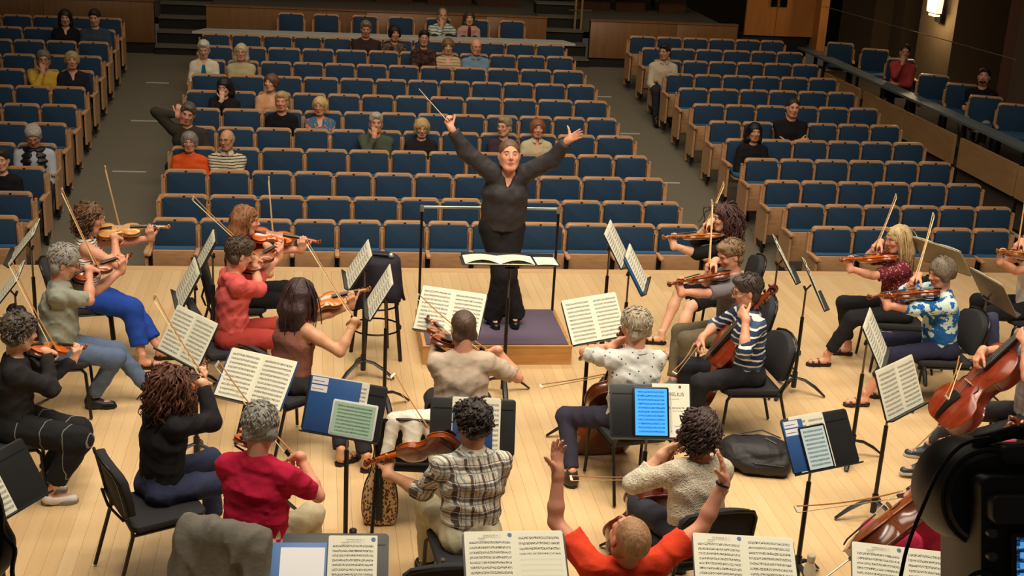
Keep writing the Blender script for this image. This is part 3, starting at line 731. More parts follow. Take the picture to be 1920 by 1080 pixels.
    # ---------------- face details
    if True:
        mb = MB(); mbw = MB(); lp = MB()
        for q in (-1, 1):
            c = hx(q*.031, .0745, .008); F4 = frameM(c, HR[:, 0], HR[:, 1], HR[:, 2])
            e1 = MB(); e1.ball((0, -.001*s, 0), V(.0118, .0108, .0085)*s, 8, 7); e1.mi = 1; e1.ball((0, .0062*s, 0), .0055*s, 8, 5); e1.xf(F4)
            if eyes == 'closed':
                sk = SKINS[skinc]; e1 = MB(); e1.ball((0, .0015*s, 0), .0128*s, 8, 7); e1.xf(F4); ey = e1.obj('eyelid', skin(tuple(int(v*.93) for v in sk)), body, smooth=True)
                MB().tube([hx(q*(.031-.013), .0855, .004), hx(q*.031, .0895, -.0015), hx(q*(.031+.013), .083, .003)], [.0012*s, .0019*s, .0012*s], 5).obj('eyelashes', plain((60, 36, 28), .6), body)
            else: e1.obj('eye', [plain((168, 152, 140), .35), plain((34, 22, 18), .25)], body)
            mb.tube([hx(q*.013, .087, .024), hx(q*.03, .088, .030), hx(q*.046, .076, .026)], V(.0034, .0042, .002)*s*(.62 if fem else 1), 5)
        hc = hairc2 or hairc
        mb.obj('eyebrow', plain(tuple(int(x*.6) for x in hairc), .8), body)
        lp.tube([hx(-.022, .083, -.060), hx(-.008, .0875, -.0565), hx(.008, .0875, -.0565), hx(.022, .083, -.060)], [.002*s, .0042*s, .0042*s, .002*s], 6)
        lp.tube([hx(-.019, .083, -.063), hx(0, .0875, -.0675), hx(.019, .083, -.063)], [.002*s, .005*s, .002*s], 6)
        base_c = SKINS[skinc]; lp.obj('lips', plain((int(base_c[0]*.84), int(base_c[1]*.6), int(base_c[2]*.58)), .45), body)
    # ---------------- hair
    if hair and hair != 'bald': makehair(body, hair, HC, HR, s*hs, hairc, hairc2, hairlen, near, spine, vhd*1.25)
    if beard: 
        S = SDF(); S.ell(hx(0, .028, -.078), V(.058, .064, .045)*s, HR, .02); S.cone(hx(-.02, .083, -.05), hx(.02, .083, -.05), .008*s, k=.01)
        S.carve('ell', hx(0, .06, .03), V(.08, .08, .065)*s, HR, .01); S.carve('ell', hx(0, .105, -.060), V(.02, .022, .007)*s, HR, .006)
        S.carve('ell', hx(0, -.07, -.06), V(.1, .07, .1)*s, HR, .01)
        mkobj('beard', meshfrom('beard', [(*S.build(.007, wrinkle(.003, 90, seed=3)), 0)], hairmat(beard)), body)
    if glasses:
        g = MB()
        for q in (-1, 1):
            c = hx(q*.033, .100, .006); n = 14
            g.tube([c+HR @ (V(math.cos(a)*.021, 0, math.sin(a)*.016)*s) for a in np.arange(n+1)*2*PI/n], .0018*s, 5)
            g.tube([hx(q*.054, .098, .010), hx(q*.078, .06, .012), hx(q*.08, -.01, .008)], .0017*s, 5)
        g.tube([hx(-.012, .100, .010), hx(0, .103, .012), hx(.012, .100, .010)], .0017*s, 5)
        gl = g.obj('glasses', plain(glasses, .3, .3), body)
    # ---------------- clothes
    mt = top if not isinstance(top, (tuple, list)) else cloth(top)
    mbm = bottom if not isinstance(bottom, (tuple, list)) else cloth(bottom)
    g = .012
    if bottom is not None:
        S = SDF(); S.cone(P0+V(0, -.012, .0), P0+spine*.13*s, .112*s*f+g*(.6 if not standing else 1.1), .106*s*f+g*.5, .04, flat=(rt, wx), cut=(P0+spine*.14*s, spine))
        for q in (-1, 1):
            h_, k_, f_, fd = legs[q]; lw = legw
            S.cone(h_, k_, .092*s*lw*(.84 if standing else 1), .071*s*lw*(.93 if standing else 1), .03, cut=(k_-(k_-h_)*.12, k_-h_) if shorts else None)
            if not shorts:
                e_ = f_+(k_-f_)*cut_low; S.cone(k_, e_, .070*s*lw, .058*s*lw, .03, cut=(e_, e_-k_))
            S.ell(h_+V(0, -.04 if not standing else -.01, -.01), V(.09, .10, .09)*s*(f if not standing else 1.0), None, .04)
        mkobj('shorts' if shorts else 'trousers', meshfrom('trousers', [(*S.build(vc, wrinkle(.010 if near else .006, 24, seed=int(abs(P0[0])*100+abs(yaw)))), 0)], mbm), body)
    if top is not None:
        g = .012+(.014 if standing else 0); S = SDF(); hem = P0+spine*(.045*s-hem_drop)
        S.cone(P0+spine*(.02-hem_drop), W1, .112*s*f+g, .104*s*f+g, .05, flat=(rt, wx), cut=(hem-spine*.03, -spine)); S.cone(W1, W2, .104*s*f+g, .110*s*(1+(f-1)*.5)+g, .05, flat=(rt, wx)); S.cone(W2, Nb-spine*.075*s, .110*s*(1+(f-1)*.5)+g, .078*s+g*.4, .05, flat=(rt, wx+.1))
        S.ell(Nb-spine*.045*s-fw*.004, V(.092, .078, .055)*s+g*.3, frameM(Nb, rt, fw, spine)[:3, :3], .03)
        if bust:
            for q in (-1, 1): S.ell(W2+rt*q*.07*s+fw*(.085+bust*.02)*s+spine*.0, V(.062, .05, .06)*s, None, .05)
        for q in (-1, 1):
            a, e, w = arms[q]
            if True: S.cone(Nb-spine*.016*s, SH[q], .041*s+g*1.1, .051*s+g*.9, .05)
            if sleeve > 0:
                sl = sleeve; m = a+(e-a)*min(1, sl/.5)
                fa = 1+(f-1)*.45; rs = .057*s*fa+g; re = (.053*s*fa if sl < .4 else .045*s*fa)+g*(1.3 if sl < .4 else .8)
                if sl < .5: S.cone(a, m, rs, re+.004, .03, cut=(m, e-a))
                else:
                    S.cone(a, e, rs, .045*s*fa+g, .03); t = min(1, (sl-.5)/.5); m = e+(w-e)*t; S.cone(e, m, .045*s*fa+g, (.043-.011*t)*s+g*.8, .03, cut=(m, w-e))
        nr = {'crew': .054, 'v': .060, 'tank': .070, 'wide': .085, 'high': .05}[neck if neck in ('crew', 'v', 'tank', 'wide', 'high') else 'crew']*s
        nt0 = Nb+spine*(.035 if neck != 'high' else .06)*s+fw*.01
        S.carve('ell', nt0+fw*.015, V(nr*1.15, nr*1.15, .05*s), None, .012)
        if neck == 'v' or neck == 'collar': S.carve('cone', Nb+fw*.06*s+spine*.03, Nb+fw*.135*s-spine*(.13 if neck == 'v' else .08)*s, .045*s, .008, .01)
        if neck == 'tank':
            for q in (-1, 1): S.carve('ell', SH[q]+rt*q*.035*s, V(.062, .085, .10)*s, None, .012)
        shirt = mkobj('shirt', meshfrom('shirt', [(*S.build(vc, wrinkle(topnoise*1.35, 25, seed=int(abs(yaw)*7+abs(H[1])*100) % 997)), 0)], mt), body)
        if collar is not None:
            c_ = MB(); n = 14; cc = Nb+fw*.012+spine*.012*s; R0 = []; R1 = []; R2 = []
            for j in range(n+1):
                a_ = -PI*.5+.28+(2*PI-.56)*j/n+PI; dr = rt*math.sin(a_+PI/2*0)*.07*s+fw*(-math.cos(a_))*.066*s
                a2 = (j/n-.5)*2*(PI-.25); dr = (rt*math.sin(a2)*.066-fw*math.cos(a2)*.064)*s
                R0.append(cc+dr*1.0+spine*.0); R1.append(cc+dr*.92+spine*.036*s); R2.append(cc+dr*1.42-spine*(.006+.018*abs(a2)/PI)*s)
            c_.rings([R0, R1, R2, [p-spine*.006 for p in R2], [p*1.0-spine*.008 for p in R1]], closed=False, cap0=False, cap1=False)
            c_.obj('collar', collar if not isinstance(collar, tuple) else cloth(collar), body, smooth=True)
    # ---------------- shoes
    if shoes:
        st = shoes[0] if isinstance(shoes, tuple) else shoes
        for q in (-1, 1):
            h_, k_, f_, fd = legs[q]; S = SDF(); sd = np.cross(fd, V(0, 0, 1)); z0 = f_[2]-.085*s
            sole = V(0, 0, z0-f_[2]); 
            if st in ('shoe', 'sneaker', 'flat'):
                if st != 'flat': S.cone(f_+V(0, 0, .03), f_+V(0, 0, -.04), .041*s, .043*s, .02, cut=(f_+V(0, 0, .035), UP_))
                S.cone(f_+V(0, 0, -.035)-fd*.015*s, f_+V(0, 0, -.05)+fd*.04*s, .041*s, .040*s, .03); S.cone(f_+V(0, 0, -.05), f_+fd*.155*s+V(0, 0, -.060), .038*s, .026*s, .03, flat=(sd, 1.25))
                if st == 'flat': S.carve('ell', f_+V(0, 0, .01)+fd*.05, V(.05, .075, .05)*s, frameM(f_, sd, fd, V(0, 0, 1))[:3, :3], .01)
                o = mkobj('shoe', meshfrom('shoe', [(*S.build(min(vc*.8, .014)), 0)], plain(shoec, .45)), body)
            m2 = MB(); P = [f_-fd*.055*s+sole, f_-fd*.035*s+sd*.034*s+sole, f_+fd*.05*s+sd*.036*s+sole, f_+fd*.12*s+sd*.048*s+sole, f_+fd*.175*s+sd*.028*s+sole, f_+fd*.188*s+sole, f_+fd*.175*s-sd*.03*s+sole, f_+fd*.12*s-sd*.044*s+sole, f_+fd*.05*s-sd*.036*s+sole, f_-fd*.035*s-sd*.034*s+sole]
            m2.rings([[p for p in P], [p+V(0, 0, .018) for p in P]])
            so = m2.obj('sole', plain((206, 200, 190) if st == 'sneaker' else tuple(int(x*.6) for x in shoec), .6), body)
            if st == 'sandal':
                for off, wd, hh in ((.125, .05, .038), (.07, .046, .052), (-.01, .045, .07)):
                    c = f_+fd*off*s+sole; P = [c+sd*math.cos(a)*wd*s+V(0, 0, .01+math.sin(a)*hh*s) for a in np.linspace(0, PI, 9)]
                    mm = MB(); mm.tube(P, .005, 4, flat=1); mm.tube([p+fd*.012 for p in P], .005, 4); mm.obj('strap', plain(shoec, .6), body)
    ctx = dict(body=body, HC=HC, HR=HR, P0=P0, Nb=Nb, spine=spine, rt=rt, fw=fw, arms=arms, legs=legs, Rz=Rz, base=base, s=s, SH=SH, W1=W1, W2=W2, hx=hx)
    ctx['world'] = lambda p: base+Rz @ np.asarray(p)
    if extras: extras(ctx)
    return ctx

def makehair(body, kind, C, R, s, c1, c2, ln, near, spine, hv=.0075):
    L = lambda *a: C+R @ (V(*a)*s)
    h = max(hv, .006)
    S = SDF(); mat = hairmat(c1, c2)
    rr = np.random.RandomState(int(abs(C[0])*1000+abs(C[1])*317) % 9999)
    def facecut(z=.045, y=.0, dep=.10):
        S.carve('ell', L(0, .10, -.045), V(.066, .085, .105)*s, R, .012)
    locks = []     # (points, radius)
    def scalp(n, zmin=-.02, front=.3):
        out = []
        while len(out) < n:
            d = rr.randn(3); d /= np.linalg.norm(d)
            if d[2] < zmin: 
                if d[1] > -.05: continue
            if d[1] > front and d[2] < .62: continue
            if d[2] < -.55: continue
            out.append(d)
        return out
    def lockset(n, length, curl, cr, out, r0, zmin=-.1, front=.35, fall=1.0, seg=8, jitter=.3, bangs=False):
        G = V(0, 0, -1.)
        for d in scalp(n, zmin, front):
            p = C+R @ (V(d[0]*.078, d[1]*.097-.014, d[2]*.088+.03)*s); dd = R @ d
            cr_ = R @ nrm(V(d[0]*1.3+.4*np.sign(d[0]+1e-6)*(d[1] > .1), min(d[1], .1)-.15, 0)); tg = G*.8*fall+cr_*.6; tg = tg-dd*(tg @ dd); v = nrm(nrm(tg)+dd*out*.55+rr.randn(3)*.12); P = [p-dd*.008]; ph = rr.rand()*6.28; Lg = length*(.75+.5*rr.rand()); st = Lg/seg
            pos = p.copy()
            for k in range(seg):
                v = nrm(v+G*.42*fall+rr.randn(3)*jitter*.2); pos = pos+v*st
                lc = R.T @ (pos-C)/s; e = V(lc[0]/.086, (lc[1]+.014)/.104, (lc[2]-.01)/.118); m = np.linalg.norm(e)
                if m < 1 and lc[2] > -.11:
                    lc = lc/np.array([1, 1, 1]); pos = C+R @ (V(e[0]/m*.086, e[1]/m*.104-.014, e[2]/m*.118+.01)*s)
                if lc[1] > .030 and lc[2] < .062 and abs(lc[0]) < .14: lc = V(max(abs(lc[0]), .070)*(1 if lc[0] > 0 else -1), .030, lc[2]); pos = C+R @ (lc*s); v = nrm(v-R[:, 1]*max(0, v @ R[:, 1]))
                # keep off the torso/neck
                if lc[2] < -.09:
                    ax_ = pos-(C+spine*(((pos-C) @ spine))); m2 = np.linalg.norm(ax_)
                    if m2 < .085 and ((pos-C) @ spine) > -.26: pos = pos+ax_/(m2+1e-6)*(.085-m2)*.8
                a = ph+k*curl; side = nrm(np.cross(v, dd)+1e-3); P.append(pos+(side*math.cos(a)+np.cross(v, side)*math.sin(a))*cr*min(1, k/2.))
            rad = r0*(.7+.6*rr.rand()); locks.append((np.array(P), np.linspace(rad, rad*.45, len(P))))
    hh = h
    if kind in ('short', 'shortgrey', 'crop', 'receding'):
        t = {'short': .015, 'shortgrey': .021, 'crop': .007, 'receding': .011}[kind]
        S.ell(L(0, -.020, .034), V(.074+t, .093+t, .083+t)*s, R, .02); S.cone(L(-.05, -.045, -.045), L(.05, -.045, -.045), .034*s+t*.5, k=.03)
        if kind == 'short': S.ell(L(.0, .045, .092), V(.055, .048, .03)*s, R, .02)
        S.carve('ell', L(0, .085, -.035), V(.078, .070, .098)*s, R, .01)
        for q in (-1, 1): S.carve('ell', L(q*.078, .03, -.035), V(.03, .05, .055)*s, R, .01); S.carve('ell', L(q*.082, -.008, -.012), V(.016, .022, .032)*s, R, .006)
        if kind == 'receding': S.carve('ell', L(0, .085, .10), V(.06, .075, .06)*s, R, .02)
        S.carve('ell', L(0, -.04, -.13), V(.09, .09, .055)*s, R, .01)
        disp = wrinkle(.005 if kind != 'crop' else .002, 70, seed=int(rr.randint(99)))
        if near and kind != 'crop': 
            for d in scalp(150 if kind != 'receding' else 90, -.15, .35):
                if kind == 'receding' and d[1] > -.1 and d[2] > .5: continue
                p = C+R @ (V(d[0]*(.076+t), d[1]*(.094+t)-.02, d[2]*(.084+t)+.034)*s); dd = R @ d
                tan = nrm(R @ V(d[0]*.9+rr.randn()*.35, .35 if d[2] > .55 else -.3+rr.randn()*.3, -.9+(d[2] > .6)*.7)); tan = nrm(tan-dd*(tan @ dd))
                P = [p-tan*.016, p+dd*.004, p+tan*.016+dd*.001]; locks.append((np.array(P), V(.002, .0048, .0015)))
    elif kind == 'fringe':       # bald crown, hair round the back and sides
        S.ell(L(0, -.02, .005), V(.086, .105, .075)*s, R, .02)
        S.carve('ell', L(0, .04, .085), V(.095, .125, .075)*s, R, .01); S.carve('ell', L(0, .095, -.03), V(.1, .09, .11)*s, R, .01); S.carve('ell', L(0, -.03, -.12), V(.1, .1, .06)*s, R, .01)
        for q in (-1, 1): S.carve('ell', L(q*.082, -.008, -.012), V(.016, .022, .032)*s, R, .006)
        disp = wrinkle(.004, 80, seed=2)
    elif kind == 'bob':
        S.ell(L(0, -.018, .022), V(.094, .112, .098)*s, R, .03)
        for q in (-1, 1): S.cone(L(q*.062, -.01, .01), L(q*.070, .005, -ln*.62), .040*s, .030*s, .03)
        S.cone(L(-.04, -.07, 0), L(-.04, -.07, -ln*.55), .045*s, .035*s, .03); S.cone(L(.04, -.07, 0), L(.04, -.07, -ln*.55), .045*s, .035*s, .03)
        S.carve('ell', L(0, .108, -.045), V(.054, .075, .088)*s, R, .012); S.carve('cone', L(0, .05, -.16), L(0, -.03, -.2), .05*s, k=.01)
        disp = wrinkle(.005, 60, (0, 0, 1), 4)
        if near: lockset(120, ln*.8, .6, .003, .3, .006, 0, .3, seg=6)
    elif kind in ('long', 'longwavy'):
        S.ell(L(0, -.02, .026), V(.088, .108, .095)*s, R, .03)
        bk = -nrm((spine*0+R @ V(0, 1, 0))*V(1, 1, 0)+1e-6)
        for x in (-.055, -.02, .02, .055):
            S.cone(L(x, -.06, .0), C+R @ (V(x*1.1, -.085, -.09)*s)+V(0, 0, -.02), .048*s, .045*s, .04); S.cone(C+R @ (V(x*1.1, -.085, -.09)*s)+V(0, 0, -.02), C+R @ (V(x*1.15, -.10, -.10)*s)+V(0, 0, -ln), .045*s, .022*s, .04)
        for q in (-1, 1): S.cone(L(q*.062, -.02, .02), L(q*.074, -.01, -.1), .036*s, .032*s, .03); S.cone(L(q*.074, -.01, -.1), L(q*.074, -.03, -.10)+V(0, 0, -ln*.6), .032*s, .016*s, .03)
        S.carve('ell', L(0, .108, -.045), V(.056, .08, .092)*s, R, .012)
        disp = wrinkle(.006, 55, (0, 0, 1), 5)
        if near: lockset(170, ln+.12, .9 if kind == 'longwavy' else .3, .010 if kind == 'longwavy' else .003, .35, .007, -.1, .3, seg=9)
    elif kind in ('curly', 'curlylong'):
        S.ell(L(0, -.022, .03), V(.090, .108, .094)*s, R, .03); S.ell(L(0, -.07, -.05), V(.075, .05, .07)*s, R, .03)
        S.carve('ell', L(0, .108, -.04), V(.056, .078, .094)*s, R, .012)
        disp = wrinkle(.010, 60, seed=6)
        n = (260 if near else 70); lockset(n, ln+.06, 1.5, .017, .75, .0085 if near else .011, -.25, .32, .8, 9, .6)
    elif kind == 'curlyshort':
        S.ell(L(0, -.018, .038), V(.088, .106, .092)*s, R, .03); S.cone(L(-.04, -.055, -.05), L(.04, -.055, -.05), .04*s, k=.03)
        S.carve('ell', L(0, .10, -.04), V(.068, .080, .094)*s, R, .012)
        for q in (-1, 1): S.carve('ell', L(q*.082, -.004, -.02), V(.02, .026, .036)*s, R, .006)
        disp = wrinkle(.012, 70, seed=8)
        if near: lockset(200, .055, 1.7, .010, 1.0, .008, -.1, .3, .35, 6, .8)
    elif kind in ('bun', 'tied'):
        S.ell(L(0, -.018, .032), V(.081, .101, .089)*s, R, .02); S.carve('ell', L(0, .094, -.03), V(.074, .075, .098)*s, R, .012)
        for q in (-1, 1): S.carve('ell', L(q*.082, 0, -.02), V(.02, .03, .04)*s, R, .006)
        S.ell(L(0, -.115, .03), V(.034, .03, .034)*s, R, .01); disp = wrinkle(.004, 90, seed=9)
    parts = [(*S.build(hh, disp), 0)]
    o = mkobj('hair', meshfrom('hair', parts, mat), body)
    if locks:
        mb = MB()
        for P, r in locks: mb.tube(P, r, 5)
        v = np.concatenate(mb.v); n0 = len(o.data.vertices)
        mb.obj('hair_locks', mat, o, smooth=True)
    return o
# ================================================================ INSTRUMENTS, STANDS, CHAIRS
def spline(pts, n):
    """closed-form Catmull-Rom through 2D points"""
    P = np.array(pts, float); out = []
    for i in range(len(P)-1):
        p0 = P[max(i-1, 0)]; p1 = P[i]; p2 = P[i+1]; p3 = P[min(i+2, len(P)-1)]
        for t in np.linspace(0, 1, n, endpoint=False):
            out.append(.5*((2*p1)+(-p0+p2)*t+(2*p0-5*p1+4*p2-p3)*t*t+(-p0+3*p1-3*p2+p3)*t**3))
    out.append(P[-1]); return np.array(out)
INSTR = {}
def varnish(c, c2): return wood(c, c2, 9, 1, .22, 3, .0, coat=.5, contrast=.7)
def instrument_proto(kind, tone):
    k = (kind, tone)
    if k in INSTR: return INSTR[k]
    cello = kind == 'cello'; s = 2.1 if cello else (1.10 if kind == 'viola' else 1.0); rib = .031*(1.75 if cello else 1)
    tc = {'orange': ((222, 110, 30), (170, 72, 16)), 'amber': ((214, 132, 52), (168, 92, 30)), 'brown': ((164, 82, 34), (112, 50, 20)), 'red': ((158, 62, 28), (104, 34, 16)), 'gold': ((226, 172, 96), (186, 124, 60))}[tone]
    mt = varnish(*tc); md = varnish(tuple(int(x*.72) for x in tc[0]), tuple(int(x*.72) for x in tc[1])); me_ = plain((18, 14, 13), .35); ms = plain((196, 190, 176), .3, .6); mbr = plain((226, 190, 136), .5)
    h = [(0, 0), (.045, .002), (.085, .025), (.104, .075), (.094, .118), (.074, .138), (.066, .150), (.056, .178), (.056, .200), (.062, .222), (.072, .232), (.083, .256), (.084, .295), (.066, .336), (.038, .351), (.014, .355)]
    R_ = spline(h, 4); L_ = R_[::-1]*[-1, 1]; out = np.concatenate([R_, L_[1:-1]])*s
    r = empty(kind); C0 = V(0, .178*s)
    def ring(e, z):
        c = np.array([0, 0]); v = out.copy(); o = np.zeros((len(v), 3)); yy = C0[1]+(v[:, 1]-C0[1])*(1-e*.55); o[:, 0] = v[:, 0]*(1-e); o[:, 1] = yy; o[:, 2] = z; return o
    rib *= s
    b = MB(); b.rings([ring(.5, -rib-.012*s), ring(.2, -rib-.008*s), ring(.03, -rib-.001*s), ring(-.015, -rib+.001*s), ring(-.015, -rib+.004*s), ring(.025, -rib+.004*s), ring(.025, -.003*s)], cap1=False)
    b.obj('body', md, r, smooth=True)
    t = MB(); t.rings([ring(.025, -.004*s), ring(-.015, -.004*s), ring(-.015, 0), ring(.04, .001*s), ring(.2, .008*s), ring(.45, .014*s), ring(.75, .016*s)], cap0=False)
    t.obj('top_plate', mt, r, smooth=True)
    f = MB()
    for q in (-1, 1):
        P = [(q*(.030+.010*math.sin(u*PI*2)+.012*(1-u))*s, (.150+.075*u)*s, .0135*s-.004*s*(abs(u-.5)*2)) for u in np.linspace(0, 1, 9)]
        f.tube(P, [.0028*s]+[.0018*s]*7+[.0028*s], 5)
    f.obj('sound_hole', me_, r)
    n = MB(); L = .355*s; ne = (.130 if not cello else .135)*s
    n.rings([[(-w, y, z0), (w, y, z0), (w*.9, y, z1), (w*.5, y, z2), (-w*.5, y, z2), (-w*.9, y, z1)] for w, y, z0, z1, z2 in ((.016*s, L-.012*s, .008*s, -rib*.5, -rib), (.014*s, L+.008*s, .009*s, -.010*s, -.024*s), (.0125*s, L+.03*s, .011*s, -.004*s, -.013*s), (.0115*s, L+ne, .013*s, .0, -.006*s), (.010*s, L+ne+.07*s, .005*s, -.006*s, -.016*s), (.008*s, L+ne+.085*s, .0, -.008*s, -.018*s))])
    n.obj('neck', mt, r, smooth=True)
    sc = MB(); c = V(0, L+ne+.092*s, -.004*s); P = []; Rr = []
    for u in np.linspace(0, 1, 22): a = -1.2+u*4.2*PI*.62; rad = (.0215-.017*u)*s; P.append(c+V(0, math.cos(a)*rad, -math.sin(a)*rad)); Rr.append((.0085-.004*u)*s)
    sc.tube(P, Rr, 7); 
    for q in (-1, 1): sc.tube([c+V(0, 0, 0), c+V(q*.017*s, 0, 0)], [.009*s, .005*s], 8)
    sc.obj('scroll', md if tone != 'gold' else mt, r, smooth=True)
    fb = MB(); e = L-.085*s
    fb.rings([[(-w, y, z-.006*s), (w, y, z-.006*s), (w*.8, y, z), (0, y, z+.0025*s), (-w*.8, y, z)] for w, y, z in ((.021*s, e-(.03*s if cello else 0), .030*s), (.0125*s, L+ne, .0185*s))])
    fb.obj('fingerboard', me_, r)
    br = MB(); bh = .033*s; br.slab([(-.021*s, .012*s), (-.012*s, .012*s), (0, .018*s), (.012*s, .012*s), (.021*s, .012*s), (.019*s, bh-.004*s), (0, bh+.002*s), (-.019*s, bh-.004*s)], .170*s, .1735*s, 'y'); br.obj('bridge', mbr, r)
    tp = MB(); tp.rings([[(-w, y, z-.004*s), (w, y, z-.004*s), (w*.6, y, z), (-w*.6, y, z)] for w, y, z in ((.006*s, .004*s, .014*s), (.009*s, .02*s, .020*s), (.021*s, .115*s, .027*s), (.020*s, .122*s, .027*s))]); tp.obj('tailpiece', me_, r)
    for i, x in enumerate((-1.5, -.5, .5, 1.5)):
        sg = MB(); sg.tube([(x*.0075*s, .12*s, .027*s), (x*.0075*s, .172*s, bh+.002*s), (x*.0040*s, L+ne, .020*s)], .0009*(s if cello else 1.2), 4); sg.obj('string', ms, r)
        pg = MB(); y = L+ne+(.014+.015*i)*s; q = -1 if i % 2 else 1; pg.tube([(-q*.012*s, y, -.004*s), (q*.02*s, y, -.004*s)], .003*s, 6); pg.tube([(q*.02*s, y, -.004*s), (q*.034*s, y, -.004*s)], [.004*s, .0085*s], 8, flat=.5); pg.obj('peg', me_, r)
    if cello:
        ep = MB(); ep.tube([(0, 0, -rib*.5), (0, -.30, -rib*.5-.0)], .005, 6); ep.ball((0, -.01, -rib*.5), .014, 8, 6); ep.obj('endpin', ms, r)
    else:
        ch = MB(); ch.slab([(-.075*s, .002), (-.03*s, -.006), (.0, -.004), (.004, .022*s), (-.03*s, .034*s), (-.068*s, .036*s)], .010*s, .019*s, 'z', .003); ch.obj('chin_rest', me_, r)
        sr = MB(); sr.tube([(-.085*s, .045*s, -rib-.020*s), (0, .02*s, -rib-.034*s), (.085*s, .055*s, -rib-.022*s)], .009, 6, flat=.6); sr.obj('shoulder_rest', me_, r)
    INSTR[k] = [r, False]; return INSTR[k]
def instrument(kind, tone, tail, head, normal, label, group):
    """tail: end of the body, head: scroll end, normal: the way the top plate faces"""
    y = nrm(head-tail); z = nrm(normal-(normal @ y)*y); x = np.cross(y, z)
    M = frameM(tail, x, y, z); p = instrument_proto(kind, tone)
    if not p[1]: o = p[0]; o.matrix_world = Matrix(M.tolist()); p[1] = True
    else: o = copytree(p[0], M)
    tag(o, label, kind, group); return o, M
def bow(frog, tip, up, label, group='bows', L=.73, light=False):
    y = nrm(tip-frog); z = nrm(up-(up @ y)*y); x = np.cross(y, z); o = empty('bow', frameM(frog, x, y, z))
    P = [(0, t*L, -.004+.018*(2*t-1)**2-.006) for t in np.linspace(-.02, 1, 9)]
    MB().tube([(p[0], p[1], p[2]+.004) for p in P], np.linspace(.0052, .0036, 9), 6).obj('stick', plain((178, 118, 58) if not light else (210, 164, 100), .35), o)
    MB().slab([(-.02, -.026), (.032, -.026), (.036, -.002), (-.02, .0)], -.006, .006, 'x', .002).obj('frog', M_black, o)
    MB().box(-.0045, .0045, .02, L-.012, -.027, -.0255).obj('bow_hair', plain((222, 204, 150), .6), o)
    MB().slab([(L-.018, -.028), (L, -.024), (L+.006, .012), (L-.008, .012)], -.0042, .0042, 'x').obj('tip', plain((226, 216, 190), .5), o)
    tag(o, label, 'bow', group); return o

M_pad = plain((34, 33, 36), .85, nz=.15, nscale=120, bmp=.25)
CHAIRP = []
def chair_proto():
    r = empty('orchestra_chair')
    MB().slab([(-.235, .0), (-.215, .40), (-.16, .435), (.16, .435), (.215, .40), (.235, .0), (.20, -.03), (-.20, -.03)], .415, .462, 'z', .018).obj('seat', M_pad, r)
    MB().box(-.19, .19, .0, .38, .398, .415).obj('seat_pan', M_black, r)
    P = []
    for u in np.linspace(0, 1, 13): P.append((-.20+.40*u, .80+.045*math.sin(u*PI)))
    poly = [(-.215, .53), (-.235, .62), (-.235, .76)]+P+[(.235, .76), (.235, .62), (.215, .53), (.15, .505), (-.15, .505)]
    b = MB(); b.slab(poly, -.028, .028, 'y', .014)
    for v in b.v: v[:, 1] += -.035-(v[:, 2]-.45)*.20+.55*v[:, 0]**2
    b.obj('backrest', M_pad, r)
    fr = MB(); Q = [(-.222, .50), (-.235, .62), (-.23, .76), (-.20, .81), (-.1, .835), (0, .843), (.1, .835), (.20, .81), (.23, .76), (.235, .62), (.222, .50)]
    fr.tube([(x, -.035-(z-.45)*.20+.55*x*x-.035, z) for x, z in Q], .0105, 6); fr.tube([(-.225, -.05-.03, .52), (0, -.105, .52), (.225, -.08, .52)], .009, 6); fr.obj('back_frame', M_blackmetal, r)
    for q in (-1, 1):
        MB().tube([(q*.222, -.062, .52), (q*.222, -.03, .44), (q*.225, -.03, .40), (q*.235, -.14, .012)], .0125, 7).obj('leg', M_blackmetal, r)
        MB().tube([(q*.20, .37, .41), (q*.215, .40, .38), (q*.225, .425, .012)], .0125, 7).obj('leg', M_blackmetal, r)
        MB().tube([(q*.222, -.03, .405), (q*.20, .37, .405)], .010, 6).obj('side_rail', M_blackmetal, r)
    CHAIRP.append(r); return r
def chair(x, y, yaw, label, group='black padded orchestra chairs', back=True):
    M = T(x, y, 0, -math.radians(yaw))
    if not CHAIRP: o = chair_proto(); o.matrix_world = Matrix(M.tolist())
    else: o = copytree(CHAIRP[0], M)
    if not back:
        for c in [c for c in COL.objects if c.parent == o and c.name.split('.')[0] in ('backrest', 'back_frame')]: bpy.data.objects.remove(c)
    tag(o, label, 'chair', group); return o

